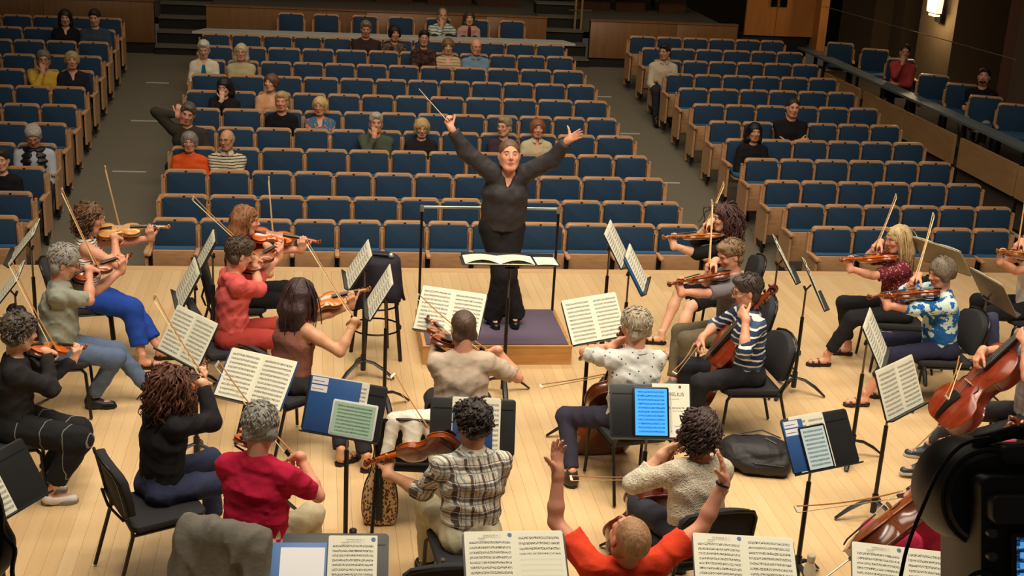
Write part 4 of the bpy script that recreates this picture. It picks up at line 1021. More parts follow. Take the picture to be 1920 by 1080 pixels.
def stavemat(nst=10, ink=1.0, page=(232, 230, 208), half_empty=False, emit=0., inkc=(20, 20, 22), top=.06, seed=0.):
    key = ('stave', nst, ink, page, half_empty, emit, inkc, top, seed)
    if key in MATS: return MATS[key]
    m, nt, b = newmat('printed_music'); t = nt.nodes.new('ShaderNodeTexCoord'); s = nt.nodes.new('ShaderNodeSeparateXYZ'); nt.links.new(t.outputs['UV'], s.inputs[0])
    U, Vv = s.outputs[0], s.outputs[1]
    mp = nt.nodes.new('ShaderNodeMapping'); mp.inputs['Location'].default_value = (seed*3.1, seed*1.7, 0); nt.links.new(t.outputs['UV'], mp.inputs[0])
    v = mth(nt, 'MULTIPLY', mth(nt, 'SUBTRACT', Vv, .04), nst/(1-.04-top)); fr = mth(nt, 'FRACT', v)
    d = mth(nt, 'ABSOLUTE', mth(nt, 'SUBTRACT', fr, .5))
    instaff = mth(nt, 'LESS_THAN', d, .19)
    ln = mth(nt, 'LESS_THAN', mth(nt, 'FRACT', mth(nt, 'ADD', mth(nt, 'MULTIPLY', mth(nt, 'SUBTRACT', fr, .5), 1/.085), .12)), .24)
    lines = mth(nt, 'MULTIPLY', mth(nt, 'MULTIPLY', ln, instaff), .42)
    n1 = noise(nt, mp.outputs[0], 30, 2, .7, (1.6, .9, 1)); n2 = noise(nt, mp.outputs[0], 52, 2, .6, (1.1, 1.2, 1))
    near_ = mth(nt, 'LESS_THAN', mth(nt, 'ADD', d, mth(nt, 'MULTIPLY', n1, .45)), .47)
    notes = mth(nt, 'MULTIPLY', mth(nt, 'GREATER_THAN', mth(nt, 'ADD', mth(nt, 'MULTIPLY', n2, .75), mth(nt, 'MULTIPLY', n1, .25)), .505), near_)
    if half_empty: notes = mth(nt, 'MULTIPLY', notes, mth(nt, 'GREATER_THAN', Vv, .62))
    ink_ = mth(nt, 'MAXIMUM', lines, mth(nt, 'MULTIPLY', notes, .95*ink))
    inU = mth(nt, 'MULTIPLY', mth(nt, 'GREATER_THAN', U, .09), mth(nt, 'LESS_THAN', U, .92)); inV = mth(nt, 'MULTIPLY', mth(nt, 'GREATER_THAN', Vv, .04), mth(nt, 'LESS_THAN', Vv, 1-top))
    f = mth(nt, 'MULTIPLY', mth(nt, 'MULTIPLY', ink_, inU), inV)
    o = mix(nt, f, lin(page), lin(inkc)); nt.links.new(o, b.inputs['Base Color']); b.inputs['Roughness'].default_value = .75
    if emit: nt.links.new(o, b.inputs['Emission Color']); b.inputs['Emission Strength'].default_value = emit; b.inputs['Roughness'].default_value = .15
    MATS[key] = m; return m
def page(parent, x0, x1, y0, y1, z, mat, curl=.0, name='page', thick=.0015, skew=0.):
    """a sheet in the plane of the desk (x across, y up the desk, z off it), with UVs"""
    n = 7; me = bpy.data.meshes.new(name); vs_ = []; uv = []
    us = np.linspace(0, 1, n)
    for layer in (0, 1):
        for v in (0, 1):
            for u in us: x = x0+(x1-x0)*u; y = y0+(y1-y0)*v; vs_.append((x+skew*(y-y0), y+skew*(x0-x)*.5, z+curl*math.sin(u*PI)*(.4+.6*v)+(thick if layer else 0))); uv.append((u, v))
    F = []
    for i in range(n-1):
        a = 2*n+i; F.append((a, a+1, a+n+1, a+n)); F.append((i+n, i+n+1, i+1, i))
    F.append(tuple([0, 2*n, 3*n, n])); F.append((n-1, 2*n-1, 4*n-1, 3*n-1))
    for i in range(n-1): F.append((i, i+1, 2*n+i+1, 2*n+i)); F.append((n+i+1, n+i, 3*n+i, 3*n+i+1))
    me.from_pydata(vs_, [], F); me.materials.append(mat); ul = me.uv_layers.new(name='UVMap')
    for l in me.loops: ul.data[l.index].uv = uv[l.vertex_index]
    me.update(); o = mkobj(name, me, parent); return o
def text(parent, s, size, M, mat, name='lettering', align='CENTER'):
    cu = bpy.data.curves.new('t', 'FONT'); cu.body = s; cu.size = size; cu.align_x = align; cu.extrude = .0002
    o = bpy.data.objects.new('t', cu); me = bpy.data.meshes.new_from_object(o); bpy.data.objects.remove(o); me.materials.clear(); me.materials.append(mat)
    return mkobj(name, me, parent, M)
DESK = []
def stand(C, yaw, tilt, label, group='black music stands', base=None, legyaw=20., dw=1., dcol=(36, 38, 38), lip=.045):
    """C desk centre, yaw: compass direction the desk faces, tilt: lean back from upright"""
    a, t = math.radians(yaw), math.radians(tilt); n0 = V(math.sin(a), math.cos(a), 0); x = np.cross(-n0, V(0, 0, 1)); up = V(0, 0, 1)*math.cos(t)-n0*math.sin(t); nz = np.cross(x, up)
    bx = V(C[0], C[1], 0)-n0*.05; M = frameM(bx, x, -n0, V(0, 0, 1)); r = empty('music_stand', M); Mi = np.linalg.inv(M)
    D = Mi @ frameM(C, x, up, nz)
    MB().slab(rrect(-.255*dw, .255*dw, -.17, .17, .022), -.006, 0, 'z', .001).xf(D).obj('desk', plain(dcol, .45), r)
    MB().box(-.245*dw, .245*dw, -.178, -.168, -.006, lip).xf(D).obj('ledge', plain((30, 31, 31), .45), r)
    MB().box(-.24*dw, .24*dw, .105, .111, -.0, .0025).xf(D).obj('fold_line', M_black, r)
    cz = D[2, 3]; yb = D[1, 3]
    MB().tube([(0, 0, cz-.32), (0, 0, cz-.06), (0, yb+.012, cz-.01)], .0085, 8).obj('inner_tube', plain((120, 112, 100), .3, .8), r)
    MB().tube([(0, 0, .10), (0, 0, cz-.30)], .0155, 8).obj('outer_tube', M_blackmetal, r)
    MB().tube([(0, 0, .06), (0, 0, .20)], .023, 8).obj('hub', M_black, r)
    MB().tube([(-.04, .01, cz-.045), (.04, .01, cz-.045)], .011, 8).obj('tilt_knob', M_black, r)
    for k in range(3):
        b = math.radians(legyaw+120*k); d = V(math.cos(b), math.sin(b), 0)
        MB().tube([d*.012+V(0, 0, .15), d*.09+V(0, 0, .135), d*.18+V(0, 0, .085), d*.27+V(0, 0, .012)], [.018, .022, .024, .016], 6, flat=.5).obj('leg', M_black, r)
    tag(r, label, 'stand', group)
    return frameM(C, x, up, nz)
SEEDC = [0]
def music(F, label, group='open sheet music on the stands', w=.25, h=.335, nst=10, curl=.012, sticker=False, dx=0., dy=0., half=False, cover=None, single=False, page_c=(232, 230, 208), z=.003, title=False):
    SEEDC[0] += 1; r = empty('sheet_music', F @ T(dx, dy, 0)); sd = SEEDC[0]
    if cover: page(r, -w-.012, w+.012 if not single else .012, -.168, -.168+h+.006, z-.002, plain(cover, .5), 0, 'cover', .002)
    page(r, -w, 0, -.165, -.165+h, z+.002, stavemat(nst, page=page_c, top=.14 if title else .06, seed=sd), curl, 'page')
    if not single: page(r, 0, w, -.165, -.165+h*.99, z+.002, stavemat(nst, page=page_c, half_empty=half, seed=sd+.5), curl, 'page')
    page(r, -w+.004, (w-.004) if not single else -.002, -.165, -.165+h+.006, z, plain((236, 232, 206), .8), 0, 'page', .0015)
    if title:
        ink = plain((40, 40, 42), .7); MT = T(-w*.45, -.165+h-.030, z+.0165)
        for i, (tx, sz, yy) in enumerate((('SYMPHONIE Nr. 2', .011, 0), ('Allegretto', .009, -.014))): text(r, tx, sz, MT @ T((-.0 if i == 0 else -.05), yy, 0), ink, 'heading')
    if sticker: MB().lathe([(.011, 0), (.011, .0012)], 14, (-.02 if sticker == 1 else w-.02, -.165+h-.018, z+.0055)).obj('round_sticker', plain((40, 90, 150), .5), r)
    tag(r, label, 'sheet music', group); return r
def tablet(F, x, y, w, h, label, screen, body=(18, 18, 20), z=.006, rot=0.):
    r = empty('tablet', F @ T(x, y, z, rot)); bz = .012
    MB().slab(rrect(-w/2, w/2, -h/2, h/2, .012), 0, .007, 'z', .0015).obj('tablet_body', plain(body, .3), r)
    page(r, -w/2+bz, w/2-bz, -h/2+bz, h/2-bz, .0072, screen, 0, 'screen', .0006)
    tag(r, label, 'tablet', 'tablets on the stands'); return r
def folder(F, x0, x1, y0, y1, label, c=(40, 84, 142), z=.002, labels=True):
    r = empty('folder', F @ T(0, 0, z)); MB().slab([(x0, y0), (x1, y0), (x1, y1), (x0, y1)], 0, .003, 'z', .0008).obj('cover', plain(c, .5), r)
    if labels:
        for k in range(2): 
            MB().box(x0+.01, x0+.115, y1-.045-.048*k, y1-.005-.048*k, .003, .0036).obj('label_sticker', plain((230, 232, 236), .6), r)
            MB().box(x0+.015, x0+.09, y1-.030-.048*k, y1-.026-.048*k, .0036, .0039).obj('ruled_line', plain((90, 90, 100), .6), r)
    tag(r, label, 'folder', 'blue music folders'); return r
# ================================================================ THE ORCHESTRA
def dirs(yaw): a = math.radians(yaw); return V(math.sin(a), math.cos(a), 0), V(math.cos(a), -math.sin(a), 0)
UP = V(0, 0, 1.)
def foot(px, py): return Wz(px, py, .09)
def sitting(px, py, z, yaw, lean=.10, side=0., pz=.535):
    f, r = dirs(yaw); H = Wz(px, py, z); P = H-f*lean-r*side; P[2] = pz; return H, P
def violinist(px, py, yaw, label, *, z=1.2, lean=.08, side=0., kind='violin', tone='amber', scroll=None, sfar=True, frog, tip, tfar=True, fdd=0., ilabel, blabel, clabel, hyaw=-22, hpitch=-14, hroll=0, ch=True, chd=0., tailoff=(-.075, .045, -.135), nside=.35, relb=None, lelb=None, nvec=None, blight=False, **kw):
    f, r = dirs(yaw); H, P = sitting(px, py, z, yaw, lean, side)
    tail = H+r*tailoff[0]+f*tailoff[1]+UP*tailoff[2]; L = .645 if kind == 'viola' else .585
    sc = Wdist(*scroll, tail, L, sfar) if scroll else tail+nrm(f*.72-r*.66+UP*.02)*L
    nv = UP+r*nside if nvec is None else nvec
    io, M = instrument(kind, tone, tail, sc, nv, ilabel, kind+'s played by the orchestra')
    ax, xx, zz = M[:3, 1], M[:3, 0], M[:3, 2]
    S = tail+ax*.42*L*.9+zz*.035
    fr = Wd(*frog, S, fdd); tp = Wdist(*tip, fr, .73, tfar)
    bow(fr, tp, zz+.0001, blabel, 'bows of the orchestra', light=blight)
    npt = tail+ax*(L*.80); lw = npt-zz*.085+xx*.040-ax*.01
    bd = nrm(tp-fr); rw = fr-nrm(f*.55-r*.35)*.075+r*.045+UP*.025
    figure('person', label, 'musicians of the orchestra', pelvis=P, yaw=yaw, head=H, hyaw=hyaw, hpitch=hpitch, hroll=hroll, rh=rw, lh=lw,
           rhd=fr-rw+f*.05-UP*.035, rhn=-UP*1.0-f*.2, rcurl=.62, rpole=(r*.75-UP*1.0-f*.1 if relb is None else relb), lpole=(-UP*1.0+r*.15-f*.0 if lelb is None else lelb),
           lhd=zz*.9-ax*.1+xx*.05, lhn=-xx, lcurl=.62, lthumb=.3, **kw)
    if ch: chair(P[0]-f[0]*(.20+chd), P[1]-f[1]*(.20+chd), yaw, clabel, back=ch != 'low')
    return H, P
def cellist(px, py, yaw, label, *, z=1.2, lean=.06, side=0., tone='red', scroll, tail, taildd, frog, tip, tfar=False, fdd=0., lhpx, lhdd=0., ilabel, blabel, clabel, ch=True, chd=0., nrmv=None, rpole=None, lpole=None, hyaw=0, hpitch=-15, hroll=0, scdd=0., blen=.71, **kw):
    f, r = dirs(yaw); H, P = sitting(px, py, z, yaw, lean, side)
    sc = Wd(*scroll, H, scdd); tl = Wdist(*tail, sc, 1.24, taildd)
    nv = nrmv if nrmv is not None else f*1.0+UP*.45+r*.1
    io, M = instrument('cello', tone, tl, sc, nv, ilabel, 'cellos played by the orchestra'); ax, xx, zz = M[:3, 1], M[:3, 0], M[:3, 2]
    S = tl+ax*.42+zz*.09; fr = Wd(*frog, S, fdd); tp = Wdist(*tip, fr, blen, tfar)
    bow(fr, tp, zz, blabel, 'bows of the orchestra')
    lw = Wd(*lhpx, sc, lhdd); rw = fr-nrm(tp-fr)*.03+UP*.05-f*.05
    figure('person', label, 'musicians of the orchestra', pelvis=P, yaw=yaw, head=H, hyaw=hyaw, hpitch=hpitch, hroll=hroll, rh=rw, lh=lw,
           rhd=-UP*.6+f*.35+nrm(tp-fr)*.2, rhn=-f*.4-UP*.3, rcurl=.6, rpole=(r*.8-UP*.9 if rpole is None else rpole), lpole=(-r*1.0-UP*.5 if lpole is None else lpole), lhd=(f*.2+r*.75+UP*.35), lhn=-f*.8+r*.1-UP*.4, lcurl=.6, **kw)
    if ch: chair(P[0]-f[0]*(.20+chd), P[1]-f[1]*(.20+chd), yaw, clabel)
    return H, P

BLK = cloth((30, 29, 31)); JEANS = cloth((92, 108, 134), nz=.2)
# -- left side
violinist(38, 622, 78, 'person with grey-brown curls in a dark sweatshirt at the left edge', z=1.17, fem=True, tone='orange', scroll=(160, 650), frog=(104, 655), tip=(20, 490), fdd=-.05,
          ilabel='bright orange violin held by the musician in the dark sweatshirt', blabel='bow of the dark sweatshirt violinist, tip up by the left edge', clabel='padded chair under the musician in the dark sweatshirt',
          hair='curlyshort', hairc=(104, 92, 80), top=cloth((44, 42, 44), bmp=.4), sleeve=.97, bottom=patmat('seam', (32, 32, 34), (130, 130, 126)), feet=[foot(72, 905), foot(92, 922)], shoes='flat', shoec=(224, 218, 208), skinc='fair', legw=1.25, cut_low=.2, topnoise=.010, chd=.04)
violinist(122, 492, 84, 'bearded grey-haired man in an olive-grey shirt and jeans playing the violin', tone='brown', scroll=(246, 476), frog=(184, 502), tip=(116, 355), fdd=.0, hpitch=-22, hyaw=-2, fat=1.18,
          ilabel='reddish brown violin held by the bearded grey-haired man', blabel='bow of the bearded grey-haired man, pointing up to the left', clabel='padded chair under the bearded grey-haired man',
          hair='shortgrey', hairc=(176, 170, 160), hairc2=(110, 104, 96), beard=(150, 144, 134), glasses=(50, 40, 34), top=cloth((150, 153, 138), bmp=.4), collar=(150, 153, 138), sleeve=.42, bottom=JEANS, feet=[foot(285, 735), foot(172, 745)], shoec=(20, 20, 22), skinc='pink', topnoise=.011)
violinist(170, 408, 82, 'woman with curly brown hair in a striped sleeveless top and bright blue trousers', z=1.2, fem=True, tone='gold', scroll=(324, 424), frog=(229, 443), tip=(197, 313), fdd=.0, hpitch=-10, hyaw=8,
          ilabel='pale golden violin held by the curly-haired woman in blue trousers', blabel='bow of the woman in blue trousers, pointing almost straight up', clabel='padded chair under the woman in blue trousers',
          hair='curly', hairlen=.10, hairc=(134, 96, 66), hairc2=(58, 38, 26), glasses=(190, 150, 90), top=patmat('thin', (226, 218, 200), (52, 46, 44)), sleeve=0, neck='tank', bottom=cloth((36, 70, 158), nz=.15), legw=1.3, cut_low=.25, feet=[foot(300, 655), foot(268, 672)], shoes='sandal', shoec=(60, 38, 28), skinc='pink', bust=1)
violinist(450, 476, 76, 'man with short dark hair in a coral hooded top and red trousers', tone='brown', scroll=(534, 452), frog=(486, 484), tip=(362, 370), hpitch=-22, hyaw=-10,
          ilabel='dark brown violin held by the man in the coral top', blabel='bow of the man in the coral top, slanting up to the left', clabel='padded chair under the man in the coral top',
          hair='short', hairc=(84, 64, 46), glasses=(40, 40, 40), top=cloth((208, 92, 88), bmp=.4), sleeve=.62, bottom=cloth((158, 58, 50)), feet=None, skinc='pink', topnoise=.011,
          extras=lambda c: mkobj('hood', meshfrom('hood', [(*SDF().cone(c['Nb']-c['fw']*.06+c['rt']*-.06, c['Nb']-c['fw']*.075-UP*.06, .040, .045, .03).cone(c['Nb']-c['fw']*.06+c['rt']*.06, c['Nb']-c['fw']*.075-UP*.06, .040, .045, .03).build(.01, wrinkle(.006, 30)), 0)], cloth((208, 92, 88))), c['body']))
violinist(462, 412, 84, 'person with long wavy auburn hair in dark red playing an orange violin', tone='orange', scroll=(599, 453), frog=(514, 460), tip=(504, 333), hpitch=-8, hyaw=4,
          ilabel='orange violin held by the person with auburn hair', blabel='bow of the auburn-haired violinist, held upright', clabel='padded chair under the auburn-haired violinist',
          hair='longwavy', hairlen=.07, hairc=(166, 112, 70), hairc2=(92, 56, 32), top=cloth((150, 48, 48)), sleeve=.45, bottom=BLK, skinc='pink')
violinist(563, 552, 52, 'woman with long straight dark hair in a brown sleeveless top', z=1.17, fem=True, tone='amber', scroll=(692, 541), frog=(664, 598), tip=(574, 450), hpitch=-15, fdd=-.12, tfar=True,
          ilabel='amber violin held by the woman with straight dark hair', blabel='bow of the woman in the brown top, slanting up to the left', clabel='padded chair under the woman in the brown top',
          hair='long', hairlen=.17, hairc=(70, 44, 42), hairc2=(34, 20, 22), top=cloth((138, 90, 76)), sleeve=0, neck='tank', bottom=cloth((46, 44, 48)), feet=[foot(640, 850), foot(688, 862)], shoes='sandal', shoec=(30, 24, 22), skinc='tan')
violinist(320, 722, 58, 'woman with long curly brown hair in a black jumper seen from behind', z=1.17, fem=True, tone='brown', scroll=None, frog=(385, 712), tip=(290, 555), fdd=.0,
          ilabel='brown violin mostly hidden by the woman with long curly hair', blabel='bow of the curly-haired woman in black, tip over the sheet music', clabel='padded chair under the curly-haired woman in the black jumper',
          hair='curlylong', hairlen=.17, hairc=(116, 70, 50), hairc2=(52, 28, 20), top=cloth((34, 33, 36)), sleeve=.95, bottom=cloth((52, 58, 84)), skinc='fair', shoes='sandal', ch=False)
violinist(488, 800, 22, 'grey-haired man in a crimson T-shirt seen from behind', tone='orange', scroll=(480, 792), frog=(545, 850), tip=(408, 680), hpitch=-28, fdd=.0, fat=1.12,
          ilabel='orange violin partly hidden by the man in the crimson T-shirt', blabel='dark bow of the man in the crimson T-shirt, crossing the open music', clabel='low backless seat under the man in the crimson T-shirt', ch='low',
          hair='shortgrey', hairc=(168, 164, 152), hairc2=(92, 90, 84), glasses=(60, 60, 60), top=cloth((178, 26, 60), bmp=.4), sleeve=.40, bottom=cloth((196, 184, 150)), skinc='pink', topnoise=.010)
# -- centre
violinist(868, 615, 4, 'man with close-cropped hair in a beige T-shirt seen from behind', z=1.19, kind='viola', tone='brown', scroll=(802, 596), frog=(908, 655), tip=(783, 553), hpitch=-8, hyaw=-15, fat=1.08, fdd=-.1,
          ilabel='brown viola raised left of the man in the beige T-shirt', blabel='bow of the man in the beige T-shirt, lying over the open music', clabel='padded chair under the man in the beige T-shirt',
          hair='crop', hairc=(96, 74, 58), top=cloth((186, 168, 148), bmp=.35), sleeve=.42, bottom=cloth((70, 66, 64)), skinc='pink', topnoise=.010)
violinist(884, 790, -8, 'man with dark tousled hair in a plaid shirt seen from behind', kind='viola', tone='orange', scroll=(686, 868), sfar=True, frog=(846, 862), tip=(738, 702), hpitch=-15, hyaw=-25, fdd=.05, tailoff=(-.07, .07, -.13), nvec=V(.1, .75, .55),
          ilabel='orange viola held out to the left of the man in the plaid shirt', blabel='pale bow of the man in the plaid shirt, pointing up to the left', clabel='low backless seat under the man in the plaid shirt', ch='low',
          hair='curlyshort', hairc=(66, 56, 50), hairc2=(26, 22, 20), top=patmat('plaid', (222, 212, 190), (52, 30, 40), (104, 140, 150), (246, 244, 236), (50, 54, 82), sc=.85), collar=(206, 196, 178), sleeve=.62, bottom=cloth((196, 190, 160)), skinc='tan', topnoise=.010, fat=1.05)
cellist(1190, 612, -12, 'grey-blond man in a pale dotted shirt playing the cello, seen from behind', z=1.19, tone='brown', scroll=(1165, 622), scdd=.06, tail=(1120, 838), taildd=True, frog=(1190, 690), tip=(993, 727), fdd=.1, lhpx=(1146, 650), lhdd=-.05, lpole=V(-.45, 0, -1),
        ilabel='brown cello in front of the man in the dotted shirt', blabel='cello bow reaching left of the man in the dotted shirt', clabel='padded chair under the man in the dotted shirt',
        hair='shortgrey', hairc=(196, 184, 156), hairc2=(112, 100, 82), top=patmat('dots', (206, 208, 202), (56, 60, 70)), collar=(206, 208, 202), sleeve=.42, bottom=cloth((54, 52, 66)), knees=None, feet=[foot(1072, 890), foot(1240, 800)], shoec=(62, 40, 32), skinc='pink', fat=1.1, topnoise=.010, hyaw=-20)
cellist(1312, 806, -10, 'dark-curled woman in a cream knitted jumper seen from behind', z=1.17, fem=True, tone='red', scroll=(1274, 818), scdd=.10, tail=(1180, 1010), taildd=True, frog=(1280, 892), tip=(1052, 895), fdd=.1, lhpx=(1243, 850), lhdd=-.0, lpole=V(-.8, 0, -.8),
        ilabel='reddish cello in front of the woman in the cream jumper', blabel='cello bow reaching left of the woman in the cream jumper', clabel='padded chair under the woman in the cream jumper',
        hair='curly', hairlen=.06, hairc=(86, 66, 60), hairc2=(34, 26, 26), top=patmat('knit', (246, 238, 216), (204, 190, 162)), neck='wide', sleeve=.78, bottom=cloth((60, 60, 70)), skinc='fair', fat=1.05)
# -- right side
cellist(1400, 545, -92, 'man in a navy striped polo shirt playing the cello, left hand at his cheek', z=1.2, tone='red', scroll=(1448, 540), scdd=-.12, tail=(1278, 742), taildd=True, frog=(1303, 646), tip=(1264, 697), fdd=-.05, tfar=False, lhpx=(1398, 596), lhdd=-.08, lpole=V(.2, -.3, -1), rpole=V(0, 1, -.4),
        ilabel='glossy red-brown cello of the man in the striped polo shirt', blabel='cello bow in the hand of the man in the striped polo shirt', clabel='padded chair behind the man in the striped polo shirt',
        hair='short', hairc=(70, 58, 48), glasses=(40, 36, 34), top=patmat('hstripe', (40, 54, 80), (222, 220, 206), (64, 84, 116)), sleeve=.5, bottom=cloth((38, 38, 42)), skinc='pink', fat=1.08, hyaw=10, topnoise=.010, collar=(40, 54, 80), nrmv=V(-.8, -.15, .55))
violinist(1368, 478, -84, 'light-brown haired man in a grey T-shirt and olive trousers', kind='viola', tone='brown', scroll=(1254, 532), sfar=False, frog=(1329, 500), tip=(1335, 377), hpitch=-20, hyaw=-18, nside=.5,
          ilabel='dark brown viola held by the man in the grey T-shirt', blabel='bow of the man in the grey T-shirt, standing upright', clabel='padded chair under the man in the grey T-shirt',
          hair='short', hairc=(146, 116, 80), hairc2=(86, 66, 46), top=cloth((116, 108, 112)), sleeve=.45, bottom=cloth((112, 102, 80)), feet=[foot(1295, 725), foot(1262, 716)], shoes='sneaker', shoec=(120, 116, 106), skinc='pink')
violinist(1355, 408, -82, 'woman with long curly dark hair in a black top and black shorts', z=1.2, fem=True, tone='amber', scroll=(1244, 444), sfar=False, frog=(1322, 424), tip=(1357, 343), hpitch=-4, hyaw=-18,
          ilabel='amber violin held by the curly-haired woman in black', blabel='bow of the curly-haired woman in black, slanting up to the right', clabel='padded chair under the curly-haired woman in black shorts',
          hair='curlylong', hairlen=.24, hairc=(92, 56, 52), hairc2=(40, 22, 24), top=cloth((26, 25, 28)), sleeve=.62, bottom=cloth((28, 28, 32)), shorts=True, feet=[foot(1262, 655), foot(1240, 628)], shoes='sandal', shoec=(30, 24, 22), skinc='fair')
violinist(1682, 448, -84, 'woman with long blonde hair in a maroon floral blouse', z=1.2, fem=True, tone='orange', scroll=(1577, 487), sfar=False, frog=(1641, 464), tip=(1680, 366), hpitch=-8, hyaw=-14,
          ilabel='golden orange violin held by the blonde woman', blabel='bow of the blonde woman, slanting up to the right', clabel='padded chair under the woman in the floral blouse',
          hair='long', hairlen=.20, hairc=(214, 186, 134), hairc2=(146, 118, 78), glasses=(150, 110, 90), top=patmat('floral', (104, 38, 46), (176, 108, 108), (224, 190, 180)), sleeve=.42, bottom=cloth((36, 35, 38)), feet=[foot(1550, 668), foot(1590, 648)], shoes='sandal', shoec=(44, 32, 28), skinc='pink', cut_low=.16, fat=1.05)
violinist(1764, 510, -86, 'woman with short grey-brown hair in a blue, white and yellow top', z=1.18, fem=True, tone='brown', kind='viola', scroll=(1629, 556), sfar=False, frog=(1714, 528), tip=(1750, 401), hpitch=-14, hyaw=-16,
          ilabel='brown viola held by the woman in the blue and white top', blabel='pale bow of the woman in the blue and white top', clabel='padded chair under the woman in the blue and white top', blight=True,
          hair='bob', hairlen=.06, hairc=(134, 118, 98), hairc2=(76, 66, 56), top=patmat('splash', (24, 84, 150), (36, 100, 170), (206, 226, 220), (196, 220, 196), (140, 186, 200)), sleeve=.7, bottom=cloth((44, 44, 66)), feet=[foot(1622, 742), foot(1668, 728)], shoes='sandal', shoec=(60, 44, 36), skinc='pink', fat=1.1, shorts=False, cut_low=.45)
violinist(1938, 446, -82, 'person in a white sleeveless top and black trousers at the right edge', z=1.2, fem=True, tone='amber', scroll=(1870, 470), sfar=False, frog=(1908, 462), tip=(1925, 350), hyaw=-10,
          ilabel='violin of the person in white at the right edge', blabel='bow of the person in white at the right edge', clabel='padded chair at the right edge under the person in white',
          hair='long', hairlen=.14, hairc=(40, 30, 28), top=cloth((232, 228, 220)), sleeve=0, neck='tank', bottom=BLK, skinc='pink')
cellist(1950, 622, -84, 'cellist in a pale grey checked shirt at the right edge', z=1.2, tone='red', scroll=(1990, 560), scdd=-.1, tail=(1748, 795), taildd=True, frog=(1800, 672), tip=(1775, 742), fdd=-.1, tfar=False, lhpx=(1922, 640), lhdd=-.1, lpole=V(.3, -.4, -1), rpole=V(0, 1, -.4),
        ilabel='large glossy orange-brown cello at the right edge', blabel='cello bow crossing the orange-brown cello at the right edge', clabel='padded chair at the right edge under the cellist in grey',
        hair='short', hairc=(90, 70, 54), top=patmat('plaid', (176, 178, 190), (150, 152, 170), (196, 198, 206), (206, 208, 214), (160, 160, 176)), sleeve=.45, bottom=cloth((70, 70, 74)), feet=[foot(1722, 872), foot(1742, 838)], shoes='sneaker', shoec=(46, 56, 66), skinc='pink', nrmv=V(-.8, -.15, .55), fat=1.05)
cellist(1778, 862, -62, 'fair-haired cellist in a bright pink shirt half hidden by the video camera', z=1.15, fem=True, tone='brown', scroll=(1900, 792), scdd=.05, tail=(1585, 1030), taildd=False, frog=(1690, 925), tip=(1497, 952), fdd=.1, tfar=False, lhpx=(1900, 815), lhdd=0,
        ilabel='dark brown cello of the musician in the pink shirt', blabel='long cello bow pointing left from the musician in pink', clabel='padded chair under the musician in the pink shirt',
        hair='bob', hairlen=.05, hairc=(214, 186, 140), hairc2=(170, 140, 98), top=cloth((222, 66, 116)), sleeve=.95, bottom=cloth((196, 56, 92)), skinc='pink', nrmv=V(-.75, .55, .5), rpole=V(0, -.2, -1))
# -- the man stretching his arms at the bottom
def orange_man():
    yaw = -6; f, r = dirs(yaw); H = Wz(1180, 1006, 1.14); P = H+f*.06; P[2] = .50
    lw = Wd(1046, 884, H, .12); rw = Wd(1358, 902, H, .16)
    c = figure('person', 'man in an orange-red T-shirt leaning back with both arms raised', 'musicians of the orchestra', pelvis=P, yaw=yaw, head=H, hyaw=-8, hpitch=44, rh=rw, lh=lw, rpole=-UP+r*1.0+f*.2, lpole=-UP*1.0-r*.5+f*.3,
               rhd=Wd(1352, 840, H, .14)-rw, rhn=-r*.9+f*.5, lhd=Wd(1044, 835, H, .12)-lw, lhn=-f*.8+r*.4, rcurl=.1, lcurl=.12, lthumb=.1, rthumb=.2, hair='crop', hairc=(196, 152, 108), hairc2=(150, 108, 72), top=cloth((236, 74, 44), bmp=.4), sleeve=.32, bottom=cloth((60, 60, 70)), skinc='pink', fat=1.1, s=1.02, topnoise=.011, sh_up=.02, neck='high')
    w = c['world'](c['arms'][1][2]); e = c['world'](c['arms'][1][1]); d = nrm(w-e); p = w-d*.02
    a = nrm(np.cross(d, UP)); b = np.cross(a, d)
    MB().tube([p+(a*math.cos(q)+b*math.sin(q))*.031 for q in np.linspace(0, 2*PI, 15)], .0085, 6).obj('watch', plain((20, 20, 22), .4), c['body'], smooth=True, M=np.linalg.inv(np.array(c['body'].matrix_world)))
    chair(P[0]-f[0]*.2, P[1]-f[1]*.2, yaw, 'padded chair under the man in the orange-red T-shirt')
orange_man()

# -- conductor and podium
def podium():
    r = empty('podium', T(1.577, 10.8, 0)); m = wood((212, 160, 92), (176, 122, 62), 2.2, 0, .45, 7, .1)
    MB().box(-.66, .66, 0, .03, 0, .165).obj('front_board', m, r); MB().box(-.66, .66, .92, .95, 0, .165).obj('back_board', m, r)
    for q in (-1, 1): MB().box(q*.645-.015, q*.645+.015, .03, .92, 0, .165).obj('side_board', m, r)
    MB().slab([(-.66, -.005), (.66, -.005), (.66, .955), (-.66, .955)], .165, .18, 'z', .004).obj('deck', m, r)
    MB().slab([(-.63, .02), (.63, .02), (.63, .93), (-.63, .93)], .18, .19, 'z', .004).obj('carpet', plain((92, 80, 98), .95, nz=.15, nscale=90, bmp=.4), r)
    tag(r, 'low timber podium with a purple-grey carpet under the conductor', 'podium')
    g = empty('podium_rail', T(1.577, 11.72, .0)); zt = Wy(1046, 392, 11.72)[2]
    for q in (-1, 1):
        MB().tube([(q*.632, 0, .0), (q*.632, 0, zt-.03)], .013, 8).obj('post', M_blackmetal, g); MB().tube([(q*.632, 0, zt-.04), (q*.632, 0, zt+.015)], .02, 8).obj('post_cap', plain((190, 190, 180), .3, .8), g)
    MB().tube([(-.63, 0, zt), (.63, 0, zt)], .013, 8).obj('handrail', plain((176, 178, 160), .3, .7), g); MB().box(-.64, .64, -.02, .02, .0, .012).obj('foot_plate', M_blackmetal, g)
    tag(g, 'metal guard rail standing behind the conductor', 'rail')
podium()
